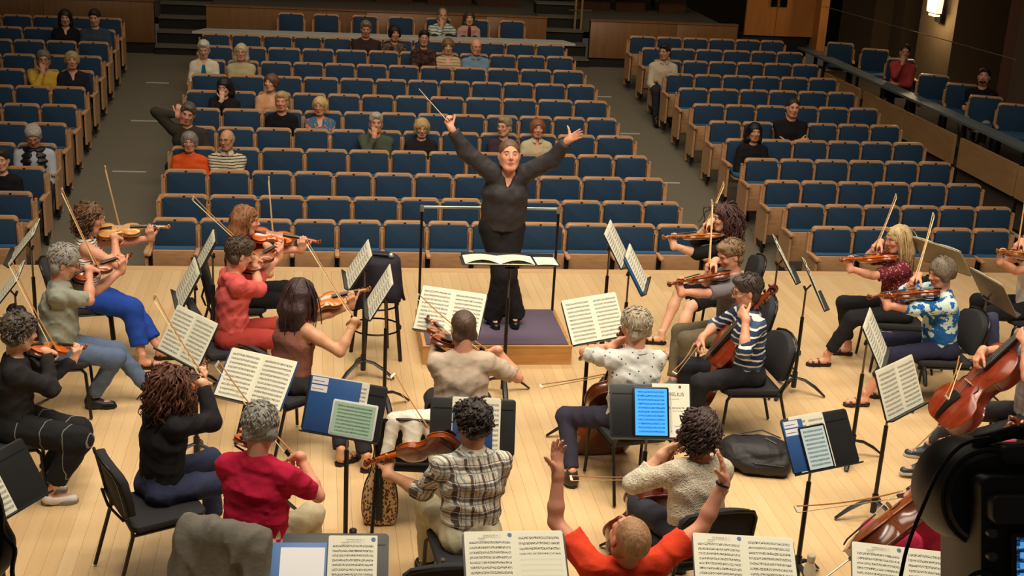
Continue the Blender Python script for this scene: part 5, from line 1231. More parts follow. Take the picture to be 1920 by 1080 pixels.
def conductor():
    P = Wz(930, 612, .19); P = V(P[0]+.02, 11.33, 0); H = Wy(955, 291, 11.26); z0 = .19
    pel = V(P[0], 11.34, z0+.93)
    rw = Wd(846, 240, H, -.15); lw = Wd(1066, 262, H, -.15)
    c = figure('person', 'conductor in black standing on the podium with both arms raised', None, pelvis=pel, yaw=180, head=H, hyaw=0, hpitch=14, hroll=0, fem=True, s=1.0, rh=rw, lh=lw, rpole=V(-.4, .3, -1), lpole=V(.4, .3, -1),
           rhd=Wd(836, 222, H, -.15)-rw, rhn=V(.6, -.6, -.2), rcurl=.85, lhd=Wd(1098, 245, H, -.22)-lw, lhn=V(-.2, -1, .1), lcurl=.10, lthumb=-.7, hair='tied', hairc=(120, 88, 58), hairc2=(74, 50, 32), top=cloth((56, 53, 55), rough=.6), sleeve=.93, neck='v', bottom=cloth((34, 32, 34)), standing=True, legw=1.6, cut_low=-.10, hs=1.17, jaw=1.16,
           feet=[Wz(967, 606, z0)*V(1, 1, 0)+V(-.01, 0, z0+.085), Wz(924, 606, z0)*V(1, 1, 0)+V(0, 0, z0+.085)][::-1], knees=None, skinc='pink', fat=1.1, leglen=1.0, shoec=(16, 15, 16), bust=.3, hem_drop=.02, topnoise=.008, sh_up=.02, eyes='closed')
    hb = Wd(838, 226, H, -.15); tip = Wdist(785, 166, hb, .36, True); b = empty('baton', frameM(hb, *(lambda y: (lambda x: (x, y, np.cross(x, y)))(nrm(np.cross(y, UP))))(nrm(tip-hb))))
    MB().tube([(0, 0, 0), (0, .36, 0)], [.0035, .0022], 6).obj('stick', plain((240, 226, 176), .5), b); MB().tube([(0, -.05, 0), (0, -.02, 0), (0, .02, 0)], [.004, .011, .004], 8).obj('grip', plain((200, 160, 100), .5), b)
    tag(b, 'pale wooden baton in the raised hand of the conductor', 'baton')
    w = c['world'](c['arms'][1][2]); e = c['world'](c['arms'][1][1]); d = nrm(w-e); a = nrm(np.cross(d, UP)); bb = np.cross(a, d)
    MB().tube([w-d*.015+(a*math.cos(q)+bb*math.sin(q))*.029 for q in np.linspace(0, 2*PI, 15)], .006, 6).obj('watch_strap', plain((120, 150, 150), .5), c['body'], smooth=True, M=np.linalg.inv(np.array(c['body'].matrix_world)))
conductor()

# ================================================================ THE LISTENERS
def listener(k, label, arms='lap', yaw=180, pos=None, grp='listeners in the hall seats', **kw):
    if pos is None: sec, px, py = LISTEN[k]; i, H = rowfit(px, py); Y = 14.1+.8*i; fl_ = ZT[i]-.92
    else: H, fl_ = pos
    f, r = dirs(yaw); P = H-f*(.03 if arms != 'lean' else .12); P[2] = fl_+.50
    ch = H-UP*.42+f*.13
    if arms == 'lap': rh, lh = H-UP*.64+f*.24+r*.05, H-UP*.64+f*.24-r*.06; d1, d2 = f-r*.7, f+r*.7
    elif arms == 'cross': rh, lh = H-UP*.43+f*.21-r*.10, H-UP*.46+f*.23+r*.10; d1, d2 = -r+UP*.1, r+UP*.1
    elif arms == 'face': rh, lh = H-UP*.15+f*.13+r*.02, H-UP*.50+f*.22+r*.10; d1, d2 = UP-f*.2, r
    elif arms == 'head': kw['rp'] = 1; rh, lh = H+r*.125-UP*.03-f*.02, H-UP*.64+f*.24-r*.08; d1, d2 = UP-r*.2, f
    ft = [V(*(P[:2]+f[:2]*.44-r[:2]*.12), fl_+.08), V(*(P[:2]+f[:2]*.44+r[:2]*.12), fl_+.08)]
    kw.setdefault('bottom', cloth((44, 44, 50)))
    figure('person', label, grp, pelvis=P, yaw=yaw, head=H, rh=rh, lh=lh, rhd=d1, lhd=d2, rhn=-f-UP*.3, lhn=-f-UP*.3, near=False, feet=ft, rcurl=.5, lcurl=.5, rpole=r*(.7 if not kw.pop('rp', 0) else 1.6)-UP*1.0, lpole=-r*.7-UP, **kw)
G = (196, 190, 178)
listener(0, 'dark-haired woman with sunglasses on her head in the back row of the left block', fem=True, hair='long', hairlen=.14, hairc=(44, 32, 30), top=cloth((26, 26, 32)), sleeve=.95, neck='v', yaw=172, hpitch=-8)
listener(1, 'man in a slate-blue jacket beside the dark-haired woman at the upper left', hair='short', hairc=(60, 44, 36), top=cloth((62, 72, 84)), sleeve=.95, yaw=172, hpitch=-10, hyaw=10)
listener(2, 'man in a yellow shirt resting his chin on his hand', arms='face', hair='shortgrey', hairc=(130, 124, 116), top=cloth((206, 168, 60)), sleeve=.9, glasses=(60, 50, 40), yaw=170, skinc='tan')
listener(3, 'blonde woman in a navy jacket beside the man in yellow', fem=True, hair='bob', hairlen=.04, hairc=(206, 176, 120), top=cloth((34, 34, 44)), sleeve=.95, neck='v', yaw=170, skinc='pink')
listener(4, 'white-haired man in a black quilted vest over a pale shirt', arms='lap', hair='shortgrey', hairc=(206, 200, 190), top=cloth((178, 184, 190)), sleeve=.92, glasses=(120, 110, 100), hpitch=-28, yaw=172, skinc='pink', fat=1.1,
         extras=lambda c: mkobj('vest', meshfrom('vest', [(*(lambda S: S.cone(c['P0']+c['spine']*.03, c['W1'], .140, .135, .05, flat=(c['rt'], 1.3)).cone(c['W1'], c['W2'], .135, .138, .05, flat=(c['rt'], 1.3)).cone(c['W2'], c['Nb']-c['spine']*.06, .138, .105, .05, flat=(c['rt'], 1.4)).carve('cone', c['P0']+c['fw']*.17, c['Nb']+c['fw']*.12, .030, .036, .01))(SDF()).build(.014, lambda X: .008*np.sin(X[:, 2]*95)), 0)], plain((24, 24, 28), .4)), c['body']))
listener(5, 'listener in black cut off by the left edge', fem=True, hair='short', hairc=(50, 40, 36), top=cloth((24, 24, 28)), sleeve=.9)
listener(6, 'white-haired woman in a cream cardigan over a teal top', fem=True, hair='short', hairc=(226, 222, 206), hairc2=(160, 156, 144), top=patmat('thin', (222, 214, 190), (216, 208, 184)), sleeve=.9, neck='v', hpitch=-15, extras=lambda c: MB().slab([(-.055, -.15), (.055, -.15), (.02, .10), (-.02, .10)], -.012, .012, 'y', .006).xf(frameM(c['W2']+c['fw']*.128, c['rt'], c['fw'], c['spine'])).obj('blouse', cloth((40, 110, 124)), c['body']))
listener(7, 'woman with long white wavy hair and glasses, arms folded', arms='cross', fem=True, hair='longwavy', hairlen=.12, hairc=(222, 210, 178), hairc2=(166, 152, 122), top=cloth((188, 176, 138)), sleeve=.42, glasses=(80, 60, 50))
listener(8, 'woman with long dark hair in a black jacket, hand on her chin', arms='face', fem=True, hair='long', hairlen=.16, hairc=(36, 26, 26), top=cloth((30, 28, 34)), sleeve=.9, hyaw=15, hpitch=-12)
listener(9, 'brown-haired woman in a peach shirt looking to the left', fem=True, hair='bob', hairlen=.06, hairc=(120, 86, 62), top=cloth((214, 160, 118)), sleeve=.9, neck='v', hyaw=38, hpitch=4, yaw=170)
listener(10, 'blonde woman in a plain black top below the one in peach', fem=True, hair='short', hairc=(214, 180, 124), hairc2=(160, 124, 80), top=cloth((20, 20, 22)), sleeve=.9, hyaw=8, skinc='pink')
listener(11, 'woman with a blonde bob in a multicoloured patterned top', fem=True, arms='cross', hair='bob', hairlen=.05, hairc=(222, 192, 128), hairc2=(176, 142, 88), top=patmat('splash', (206, 96, 50), (60, 110, 140), (226, 130, 90), (90, 130, 160), sc=.5), sleeve=.9, neck='v', glasses=(120, 90, 70), hyaw=15, skinc='pink')
def suit(c):
    MB().slab([(-.035, -.20), (.035, -.20), (.05, .10), (-.05, .10)], -.012, .010, 'y', .004).xf(frameM(c['W2']+c['fw']*.146, c['rt'], c['fw'], c['spine'])).obj('shirt_front', cloth((206, 200, 190)), c['body'])
    MB().slab([(-.016, -.19), (.016, -.19), (.010, .08), (-.010, .08)], -.004, .012, 'y', .003).xf(frameM(c['W2']+c['fw']*.158, c['rt'], c['fw'], c['spine'])).obj('necktie', cloth((52, 40, 36)), c['body'])
    for q in (-1, 1): MB().slab([(q*.03, -.20), (q*.085, .02), (q*.075, .10), (q*.045, .10)], -.006, .010, 'y', .003).xf(frameM(c['W2']+c['fw']*.150, c['rt'], c['fw'], c['spine'])).obj('lapel', cloth((50, 48, 44)), c['body'])
listener(12, 'man in a dark suit and tie touching his head with one hand', arms='head', hair='short', hairc=(110, 102, 92), hairc2=(60, 54, 48), top=cloth((58, 54, 48)), sleeve=.95, hroll=-14, hpitch=-8, s=1.08, skinc='pink', extras=suit)
listener(13, 'grey-haired woman with glasses in a bright orange jacket', fem=True, hair='bob', hairlen=.06, hairc=(150, 144, 134), hairc2=(92, 88, 82), top=cloth((216, 84, 30), bmp=.4), sleeve=.95, glasses=(150, 130, 110), neck='high', skinc='pink', fat=1.08, topnoise=.009)
listener(14, 'balding man with glasses in a cream and black striped shirt, arms folded', arms='cross', hair='fringe', hairc=(176, 170, 160), top=patmat('thin', (206, 198, 172), (40, 38, 36), sc=1.5), sleeve=.72, glasses=(30, 28, 28), hyaw=22, skinc='tan', collar=(206, 198, 172))
listener(15, 'white-haired person in an olive-green jacket, hand at the mouth', arms='face', hair='short', hairc=(206, 196, 176), hairc2=(140, 130, 114), top=cloth((74, 82, 66)), sleeve=.95, skinc='tan', topnoise=.009)
listener(16, 'blonde woman with a bob and glasses in a dark top', fem=True, hair='bob', hairlen=.09, hairc=(210, 180, 118), hairc2=(150, 120, 74), top=cloth((34, 28, 30)), sleeve=.95, glasses=(110, 40, 40), hpitch=-8)
listener(17, 'grey-haired woman with glasses in a plum top turning sideways', fem=True, hair='short', hairc=(170, 150, 116), hairc2=(110, 92, 70), top=cloth((66, 46, 54)), sleeve=.9, glasses=(120, 40, 50), hyaw=38, arms='cross')
listener(18, 'auburn-haired woman in a cream buttoned jacket', fem=True, hair='bob', hairlen=.07, hairc=(158, 96, 58), hairc2=(96, 56, 34), top=cloth((196, 184, 148), bmp=.4), sleeve=.95, neck='v', hpitch=2, collar=(200, 190, 154), skinc='pink')
listener(19, 'grey-haired person in a dark brown shirt, arms folded, below the grey counter', arms='cross', hair='short', hairc=(150, 128, 100), hairc2=(90, 76, 60), top=cloth((54, 40, 38)), sleeve=.42, hpitch=-10, skinc='tan')
listener(20, 'woman with a black bob in a patterned top beside the one in brown', fem=True, arms='cross', hair='bob', hairlen=.07, hairc=(34, 24, 24), top=patmat('camo', (40, 32, 32), (120, 100, 84), (70, 56, 50)), sleeve=.5, skinc='tan', hyaw=-12)
listener(21, 'short black-haired person with glasses in a dark patterned top', fem=True, hair='short', hairc=(30, 24, 24), top=patmat('camo', (50, 34, 32), (90, 60, 50), (36, 28, 28)), sleeve=.9, hpitch=6, skinc='tan', glasses=(120, 110, 100), s=.94)
listener(22, 'woman with light brown hair in a cream striped shirt', fem=True, hair='bob', hairlen=.05, hairc=(140, 108, 74), top=patmat('thin', (206, 180, 140), (160, 120, 88), sc=2), sleeve=.9, neck='v', hpitch=-6)
listener(23, 'balding man with glasses in a light blue shirt, arms folded', arms='cross', hair='fringe', hairc=(150, 130, 110), top=cloth((112, 142, 162)), sleeve=.45, glasses=(120, 50, 40), hyaw=-12, skinc='pink', collar=(112, 142, 162))
listener(24, 'dark-haired person in a cream shirt at the aisle end of the right block', hair='short', hairc=(40, 32, 32), top=cloth((196, 184, 158)), sleeve=.95, hyaw=38, hpitch=-4, skinc='tan', yaw=184, collar=(196, 184, 158))
listener(25, 'man in a black T-shirt with folded arms in the right block', arms='cross', hair='crop', hairc=(56, 38, 32), top=cloth((26, 24, 27)), sleeve=.42, skinc='pink', yaw=184, s=1.05)
listener(26, 'woman with long straight black hair in a black coat in the right block', fem=True, hair='long', hairlen=.22, hairc=(20, 17, 20), top=cloth((24, 23, 26)), sleeve=.97, skinc='tan', yaw=184)
listener(0, 'man in a striped shirt and maroon jacket behind the grey counter, hand on chin', arms='face', pos=(Wy(830, 30, 23.7), .50), hair='receding', hairc=(130, 110, 92), top=patmat('thin', (206, 214, 204), (70, 110, 100), sc=2), sleeve=.9, skinc='tan', s=1.08, grp='listeners behind the grey counter')
listener(0, 'long-haired woman in a pink cardigan behind the grey counter', pos=(Wy(880, 34, 23.7), .50), fem=True, hair='long', hairlen=.09, hairc=(84, 62, 52), top=cloth((196, 156, 140)), sleeve=.9, neck='v', s=.96, grp='listeners behind the grey counter', extras=lambda c: MB().slab([(-.04, -.16), (.04, -.16), (.02, .10), (-.02, .10)], -.012, .012, 'y', .006).xf(frameM(c['W2']+c['fw']*.128, c['rt'], c['fw'], c['spine'])).obj('blouse', cloth((96, 30, 40)), c['body']))
listener(0, 'woman in a coral pink top sitting on the side terrace', pos=(Wz(1697, 98, 1.44), .30), fem=True, hair='tied', hairc=(44, 30, 28), top=cloth((176, 66, 66)), sleeve=.9, skinc='tan', yaw=200, arms='face', bottom=cloth((22, 22, 24)), grp='listeners on the side terrace')
listener(0, 'bearded man in a black T-shirt with folded arms on the side terrace', pos=(Wz(1845, 144, 1.44), .30), arms='cross', hair='short', hairc=(40, 28, 24), beard=(44, 30, 24), top=cloth((24, 23, 26)), sleeve=.42, skinc='pink', yaw=212, hpitch=12, bottom=cloth((150, 140, 124)), grp='listeners on the side terrace')
# ================================================================ STANDS, MUSIC, LOOSE THINGS
def st(px, py, z, yaw, tilt, label, **k): return stand(Wz(px, py, z), yaw, tilt, label, **k)
F = st(46, 455, 1.02, -95, 38, 'music stand seen edge-on at the far left, beside the curly-haired woman'); music(F, 'sheet music on the edge-on stand at the far left', w=.24)
F = st(14, 540, 1.0, -95, 38, 'music stand cut off by the left edge, in front of the dark-sweatshirt player'); music(F, 'sheet music on the stand cut off by the left edge')
F = st(387, 470, 1.02, 264, 28, 'music stand with upright music, farthest left of the conductor', legyaw=40); music(F, 'open music on the stand farthest left, before the woman in blue trousers', w=.18, h=.31)
F = st(353, 530, .95, 260, 28, 'music stand in front of the bearded grey-haired man'); music(F, 'open music in front of the bearded grey-haired man', w=.22, h=.32)
F = st(352, 632, .98, 232, 31, 'music stand left of the woman with long curly hair'); music(F, 'open music behind the woman with long curly hair')
F = st(477, 711, .98, 211, 40, 'music stand holding open music with a blue folder'); music(F, 'open music lying on a blue folder, above the grey-haired man in crimson', cover=(34, 66, 120), dx=.01); 
F = st(673, 496, 1.0, 268, 32, 'music stand beside the black-draped stool', legyaw=70); music(F, 'open music beside the black-draped stool', w=.23)
F = st(713, 548, 1.0, 270, 30, 'music stand in front of the woman in the brown top', legyaw=10); music(F, 'open music in front of the woman in the brown top')
F = st(844, 586, 1.06, 204, 34, 'music stand in front of the man in the beige T-shirt'); music(F, 'open music beside the podium, before the man in the beige T-shirt')
F = st(1114, 598, 1.02, 155, 32, 'music stand in front of the man in the dotted shirt'); music(F, 'open music right of the podium, before the man in the dotted shirt')
F = st(1191, 505, 1.02, 108, 30, 'music stand with a blue folder left of the man in the grey T-shirt'); folder(F, -.245, .01, -.165, .165, 'dark blue folder on the stand by the man in the grey T-shirt', (36, 84, 132), labels=False); music(F, 'sheet music behind the blue folder on the stand at the right of the podium', w=.2, dx=.03, z=.007)
F = st(1154, 458, 1.05, 108, 30, 'music stand seen edge-on right behind the blue-folder stand'); music(F, 'sheet music on the edge-on stand behind the blue-folder stand')
F = st(1470, 486, 1.03, 102, 32, 'narrow edge-on music stand behind the cello scroll'); music(F, 'sheet music on the edge-on stand behind the cello scroll')
F = st(1524, 532, 1.0, 102, 28, 'edge-on music stand left of the blonde woman'); music(F, 'sheet music on the edge-on stand left of the blonde woman')
F = st(1640, 634, 1.0, 118, 29, 'music stand in front of the woman in the blue and white top', legyaw=60); music(F, 'open music in front of the woman in the blue and white top')
F = st(1686, 727, 1.02, 142, 24, 'music stand in front of the orange-brown cello'); music(F, 'open music in front of the orange-brown cello')
F = st(1765, 480, 1.12, 62, 42, 'music stand seen from behind, above the woman in the blue and white top', dcol=(176, 164, 132)); music(F, 'back of the sheet music above the woman in the blue and white top', w=.26)  # beige desk colour stands in for glare on the grey metal back
F = st(1862, 548, 1.0, 84, 34, 'dark music stand at the right edge seen from behind', dcol=(116, 104, 88)); music(F, 'sheet music on the dark stand at the right edge', w=.24)  # desk colour lightened to paint in the sheen on its back
# conductor's desk
F = stand(Wz(955, 489, 1.16), 2, 84, 'wide conductor desk holding the open score', legyaw=90, dw=1.55, lip=.03); 
music(F, 'open score on the conductor desk', group='open scores', w=.28, curl=.035, dx=.09); sc_ = empty('sheet_music', F @ T(-.30, 0, .003)); page(sc_, -.08, .09, -.15, .16, .0, stavemat(8, seed=40), .004); tag(sc_, 'loose sheet beside the open score on the conductor desk', 'sheet music')
# stands with folders and tablets
F = st(645, 766, 1.08, 204, 24, 'music stand with a blue folder and a white tablet')
folder(F, -.24, .09, -.165, .168, 'bright blue folder with a white label behind the white tablet'); page_ = music(F, 'cream music edge behind the blue folder by the white tablet', w=.19, dx=-.05, z=.0005, curl=0, single=False, nst=12)
tablet(F, .075, -.058, .29, .215, 'white tablet showing music on the stand at centre left', stavemat(8, 1.0, (150, 178, 152), emit=.22, inkc=(24, 44, 36), seed=3), body=(226, 226, 222), z=.008)
F = st(886, 800, 1.06, 186, 27, 'music stand behind the head of the man in the plaid shirt')
page_ = music(F, 'pale music cover behind the head of the man in plaid', w=.145, dx=.02, z=.001, curl=0); folder(F, -.12, .12, -.165, .12, 'blue folder behind the head of the man in plaid', (36, 70, 118), z=.009, labels=False); tablet(F, .055, .04, .10, .12, 'small lit phone-like tablet beside the dark tousled hair', stavemat(5, .5, (90, 160, 220), emit=.8, seed=9), z=.014)
F = st(1220, 771, 1.08, 184, 33, 'music stand with a glowing blue tablet')
r_ = empty('sheet_music', F @ T(0, 0, .003)); page(r_, .01, .245, -.16, .175, .0, plain((240, 236, 214), .8), 0); ink = plain((60, 58, 54), .7)
text(r_, 'SIBELIUS', .031, T(.210, .098, .002), ink, 'title', 'RIGHT'); text(r_, 'Symphonie Nr. 2', .017, T(.172, .018, .002), ink, 'subtitle'); text(r_, 'D-dur / D major', .010, T(.172, .0, .002), ink, 'subtitle'); text(r_, 'Violoncello', .012, T(.172, -.095, .002), ink, 'part_name')
MB().box(.09, .18, .078, .079, .0015, .0022).obj('rule', ink, r_); MB().lathe([(.009, 0), (.009, .0008)], 12, (.185, .155, .002)).obj('round_sticker', plain((140, 50, 40), .6), r_)
tag(r_, 'cream title page partly behind the glowing blue tablet', 'sheet music')
tablet(F, .0, -.008, .225, .315, 'tablet glowing bright blue with a page of music', stavemat(11, 1.2, (64, 150, 240), emit=.85, inkc=(10, 40, 110), top=.03, seed=5), z=.010)
MB().tube([(F @ V(.127, y, .014, 1))[:3] for y in (-.12, .10)], .004, 6).obj('stylus', plain((230, 230, 230), .3)); tag(bpy.data.objects['stylus'], 'white stylus clipped along the glowing blue tablet', 'stylus')
F = st(1538, 827, 1.02, 161, 34, 'music stand with a pale tablet in front of the black rucksack')
folder(F, -.25, -.10, -.16, .155, 'blue folder at the left of the pale tablet'); music(F, 'cream music behind the pale tablet', w=.13, dx=-.065, z=.001, curl=0); tablet(F, -.05, -.035, .20, .275, 'tall pale-screened tablet by the black rucksack', stavemat(9, 1.1, (176, 196, 196), emit=.25, top=.04, seed=7), z=.008)
F = st(628, 1058, 1.06, 183, 60, 'music stand at the bottom left of centre'); folder(F, -.30, -.04, -.17, .115, 'blue folder under a blank white sheet at the bottom', (72, 116, 176), labels=False); r_ = empty('sheet_music', F @ T(0, 0, .008)); page(r_, -.26, -.05, -.16, .085, 0, plain((240, 240, 242), .8), 0); tag(r_, 'blank white sheet on the blue folder at the bottom', 'sheet music'); music(F, 'handwritten-looking music right of the blank sheet', single=True, w=.235, h=.31, dx=.20, z=.010, sticker=2 and 1, title=True, curl=.004)
F = st(967, 1056, 1.06, 181, 60, 'music stand in front of the orange-shirted man, left one'); music(F, 'open handwritten music left of the man in the orange-red T-shirt', w=.245, half=True, title=True, sticker=1, curl=.006, z=.004)
F = st(1397, 1062, 1.06, 189, 62, 'music stand at the bottom right of the man in orange-red'); music(F, 'open handwritten music right of the man in the orange-red T-shirt', w=.25, title=True, sticker=1, curl=.006, z=.004)
F = st(1695, 1085, 1.04, 196, 60, 'music stand at the bottom below the pink-shirted cellist'); music(F, 'open handwritten music below the pink-shirted cellist', w=.25, title=True, sticker=1, curl=.006, z=.004)
F = st(5, 905, .95, 120, 30, 'black music stand desk cut off by the left edge at the bottom'); music(F, 'narrow strip of music on the desk cut off at the lower left', w=.1, single=True)

# small black-draped stool with a microphone
def stool():
    c = Wz(708, 482, .92); r = empty('stool', T(c[0], c[1], 0, .3))
    for k in range(4):
        a = PI/4+k*PI/2; d = V(math.cos(a), math.sin(a), 0); MB().tube([d*.15+V(0, 0, .9), d*.24+V(0, 0, .0)], .018, 8).obj('leg', M_black, r)
    for z_, rr_ in ((.28, .215), (.5, .19)): MB().tube([(rr_*math.cos(a), rr_*math.sin(a), z_) for a in np.linspace(0, 2*PI, 25)], .008, 6).obj('foot_ring', M_blackmetal, r)
    MB().lathe([(.18, .87), (.19, .885), (.19, .905), (.17, .915)], 20).obj('seat', M_black, r)
    tag(r, 'tall round stool with splayed black legs', 'stool')
    n = 40; R = []
    for z_, base_, amp in ((.918, .02, 0), (.918, .15, 0), (.915, .185, 0), (.895, .20, .002), (.80, .215, .014), (.68, .235, .03), (.58, .255, .045)):
        ring = []
        for j in range(n):
            a = j*2*PI/n; w = math.sin(4*a+.4)*.6+math.sin(9*a)*.3; rr_ = base_+amp*w; zz_ = z_-(.10*max(0, math.cos(2*a-.5))*(z_ < .7))
            ring.append((rr_*math.cos(a), rr_*math.sin(a), zz_+.005))
        R.append(ring)
    o = MB().rings(R, True, True, False).obj('stool_cover', cloth((42, 38, 48)), None, smooth=True, M=T(c[0], c[1], 0, .3)); sm = o.modifiers.new('t', 'SOLIDIFY'); sm.thickness = .006; sm.offset = 1; tag(o, 'dark cloth draped over the tall stool', 'cloth')
    m = empty('microphone', T(c[0]+.03, c[1]-.02, .945, -.25)); MB().tube([(-.13, 0, 0), (.06, 0, 0)], [.011, .016], 10).obj('handle', M_black, m); MB().ball((.085, 0, 0), .026, 12, 9).obj('grille', plain((176, 180, 176), .35, .6), m, smooth=True); tag(m, 'handheld microphone lying on the draped stool', 'microphone')
stool()
# chairs nobody sits on, coat, bags, bottles
chair(-1.12, 7.36, 66, 'padded chair with a bare backrest under the curly-haired woman in the black jumper')
JK = Wz(432, 975, .84); chair(JK[0], JK[1]+.02, 20, 'padded chair hung with a grey jacket')
def jacket():
    o = V(JK[0], JK[1]+.0, 0); S = SDF(); a = math.radians(20); rt_ = V(math.cos(a), -math.sin(a), 0); fw_ = V(math.sin(a), math.cos(a), 0); c = o-fw_*.09
    S.cone(c-rt_*.17+UP*.80, c+rt_*.17+UP*.80, .062, .062, .05); S.cone(c-rt_*.19+UP*.80, c-rt_*.25+UP*.45-fw_*.05, .07, .075, .05); S.cone(c+rt_*.19+UP*.80, c+rt_*.26+UP*.42-fw_*.06, .07, .078, .05)
    S.cone(c+UP*.78, c+UP*.40-fw_*.06, .10, .11, .06, flat=(rt_, 2.0)); S.cone(c-rt_*.05+UP*.84-fw_*.02, c+rt_*.06+UP*.84-fw_*.02, .045, .045, .03)
    S.cone(c+rt_*.20+UP*.76-fw_*.05, c+rt_*.16+UP*.42-fw_*.15, .055, .045, .03); S.cone(c-rt_*.21+UP*.76-fw_*.05, c-rt_*.20+UP*.42-fw_*.15, .055, .045, .03)
    me = meshfrom('jacket', [(*S.build(.011, wrinkle(.030, 20, (0, 0, 1), 4)), 0)], cloth((112, 108, 98), bmp=.4)); tag(mkobj('jacket', me), 'grey jacket draped over a chair back at the bottom left', 'jacket')
jacket()
chair(*Wz(838, 1032, .86)[:2], -2, 'padded chair whose back shows left of the half-empty music')
chair(*Wz(1590, 1075, .84)[:2], -40, 'padded chair whose back shows left of the music at the bottom right')
def towel():
    c = Wz(775, 790, .80); S = SDF(); 
    S.cone(c+V(-.12, 0, .02), c+V(.12, .02, .03), .045, .045, .04); S.cone(c+V(-.13, -.02, 0), c+V(-.17, -.08, -.20), .045, .04, .04); S.cone(c+V(0, -.03, 0), c+V(-.02, -.10, -.14), .065, .055, .05); S.cone(c+V(.11, -.02, 0), c+V(.13, -.10, -.22), .045, .035, .04)
    chair(c[0], c[1]+.08, 8, 'padded chair with a white cloth over its back')
    tag(mkobj('towel', meshfrom('towel', [(*S.build(.009, wrinkle(.006, 26, seed=3)), 0)], cloth((226, 218, 200)))), 'white cloth hanging over a chair back', 'cloth')
towel()
def leopard():
    c = Wz(712, 985, .0); r = empty('instrument_case', T(c[0], c[1]+.05, 0, -.1) @ np.diag([.66, .8, 1.02, 1]))
    m, nt, b = newmat('leopard'); co, s_ = coords(nt); v = nt.nodes.new('ShaderNodeTexVoronoi'); v.inputs['Scale'].default_value = 46; nt.links.new(co, v.inputs['Vector']); n_ = noise(nt, co, 70, 2)
    dd = mth(nt, 'ADD', v.outputs['Distance'], mth(nt, 'MULTIPLY', mth(nt, 'SUBTRACT', n_, .5), .5)); o = ramp(nt, dd, [(0, lin((120, 74, 40))), (.28, lin((120, 74, 40))), (.30, lin((36, 24, 20))), (.46, lin((36, 24, 20))), (.48, lin((206, 170, 124))), (1, lin((214, 180, 134)))]); nt.links.new(o, b.inputs['Base Color']); b.inputs['Roughness'].default_value = .8
    poly = spline([(-.02, 0), (-.15, .02), (-.175, .14), (-.15, .27), (-.10, .36), (-.07, .48), (-.05, .60), (0, .64), (.05, .60), (.07, .48), (.10, .36), (.15, .27), (.175, .14), (.15, .02), (.02, 0)], 4)
    MB().slab(poly[:-1], -.09, .09, 'y', .03, cen=(0, .3)).obj('shell', m, r, smooth=True)
    MB().tube([(x*1.01, .0, z_) for x, z_ in poly], .012, 6).obj('zip_band', M_black, r); MB().slab([(-.035, .05), (.035, .05), (.03, .42), (-.03, .42)], -.112, -.085, 'y', .008).obj('pocket', M_black, r); MB().tube([(0, -.11, .30), (0, -.15, .33), (0, -.11, .37)], .010, 6).obj('handle', M_black, r)
    tag(r, 'leopard-print instrument case standing on end beside the plaid shirt', 'case')
leopard()
def rucksack():
    c = Wz(1425, 862, .06); r = empty('rucksack', T(c[0], c[1], 0, -.25)); S = SDF(); S.cone((-.20, 0, .11), (.16, 0, .10), .115, .10, .05, flat=(V(0, 1, 0), 1.5)); S.ell((.0, 0, .16), (.22, .16, .08)); S.cone((-.1, -.14, .07), (.15, -.14, .07), .065, .06, .04)
    mkobj('bag_body', meshfrom('bag', [(*S.build(.010, wrinkle(.008, 30, seed=5)), 0)], plain((24, 23, 25), .6, nz=.1, nscale=60, bmp=.2)), r)
    MB().tube([(-.18, .05, .225), (0, .09, .262), (.14, .06, .225)], .012, 6, flat=.4).obj('strap', M_black, r); MB().tube([(.02, -.02, .25), (.10, -.07, .235)], .004, 5).obj('zip_pull', plain((150, 150, 150), .3, .8), r); MB().tube([(-.22, -.08, .13), (-.05, -.20, .12), (.16, -.19, .11)], .004, 5).obj('zip', plain((70, 70, 72), .4), r)
    tag(r, 'black rucksack lying on the floor behind the pale tablet stand', 'bag')
rucksack()
def bottle(px, py, z, h, rad, body, cap, label):
    c = Wz(px, py, z); r = empty('bottle', T(c[0], c[1], z-h if z-h > .0 else 0)); z0 = 0
    MB().lathe([(rad*.9, 0), (rad, .01), (rad, h*.66), (rad*.62, h*.80), (rad*.6, h*.86)], 18).obj('flask', body, r, smooth='auto'); MB().lathe([(rad*.68, h*.85), (rad*.7, h*.87), (rad*.7, h*.98), (rad*.55, h)], 16).obj('cap', cap, r); tag(r, label, 'bottle', None); return r
bottle(1522, 1040, .27, .27, .037, plain((206, 204, 178), .35), plain((196, 190, 170), .4), 'cream water bottle standing at the bottom right')
bottle(662, 992, .25, .25, .034, plain((26, 24, 24), .3), plain((20, 20, 20), .3), 'black water bottle standing behind the bottom left stand')
def folded(px, py, z, col, label):
    c = Wz(px, py, z); S = SDF(); S.cone(c+V(-.10, 0, 0), c+V(.1, .03, .02), .05, .05, .04); S.cone(c+V(-.10, -.03, -.02), c+V(-.12, -.08, -.20), .055, .05, .04); S.cone(c+V(.08, -.03, 0), c+V(.1, -.08, -.22), .055, .05, .04)
    tag(mkobj('cardigan', meshfrom('cardigan', [(*S.build(.011, wrinkle(.012, 24, seed=8)), 0)], cloth(col))), label, 'cardigan')
folded(1842, 602, .62, (62, 66, 92), 'navy cardigan bundled over a chair behind the woman in blue and white')
b_ = empty('pedal_box', T(*Wz(1487, 664, 0)[:2], 0, .1)); MB().slab(rrect(-.06, .06, -.045, .045, .01), 0, .045, 'z', .006).obj('housing', plain((34, 32, 32), .5), b_); MB().box(-.045, .045, -.03, .0, .045, .05).obj('pad', M_black, b_); tag(b_, 'small black box on the floor behind the striped-polo cellist', 'box')
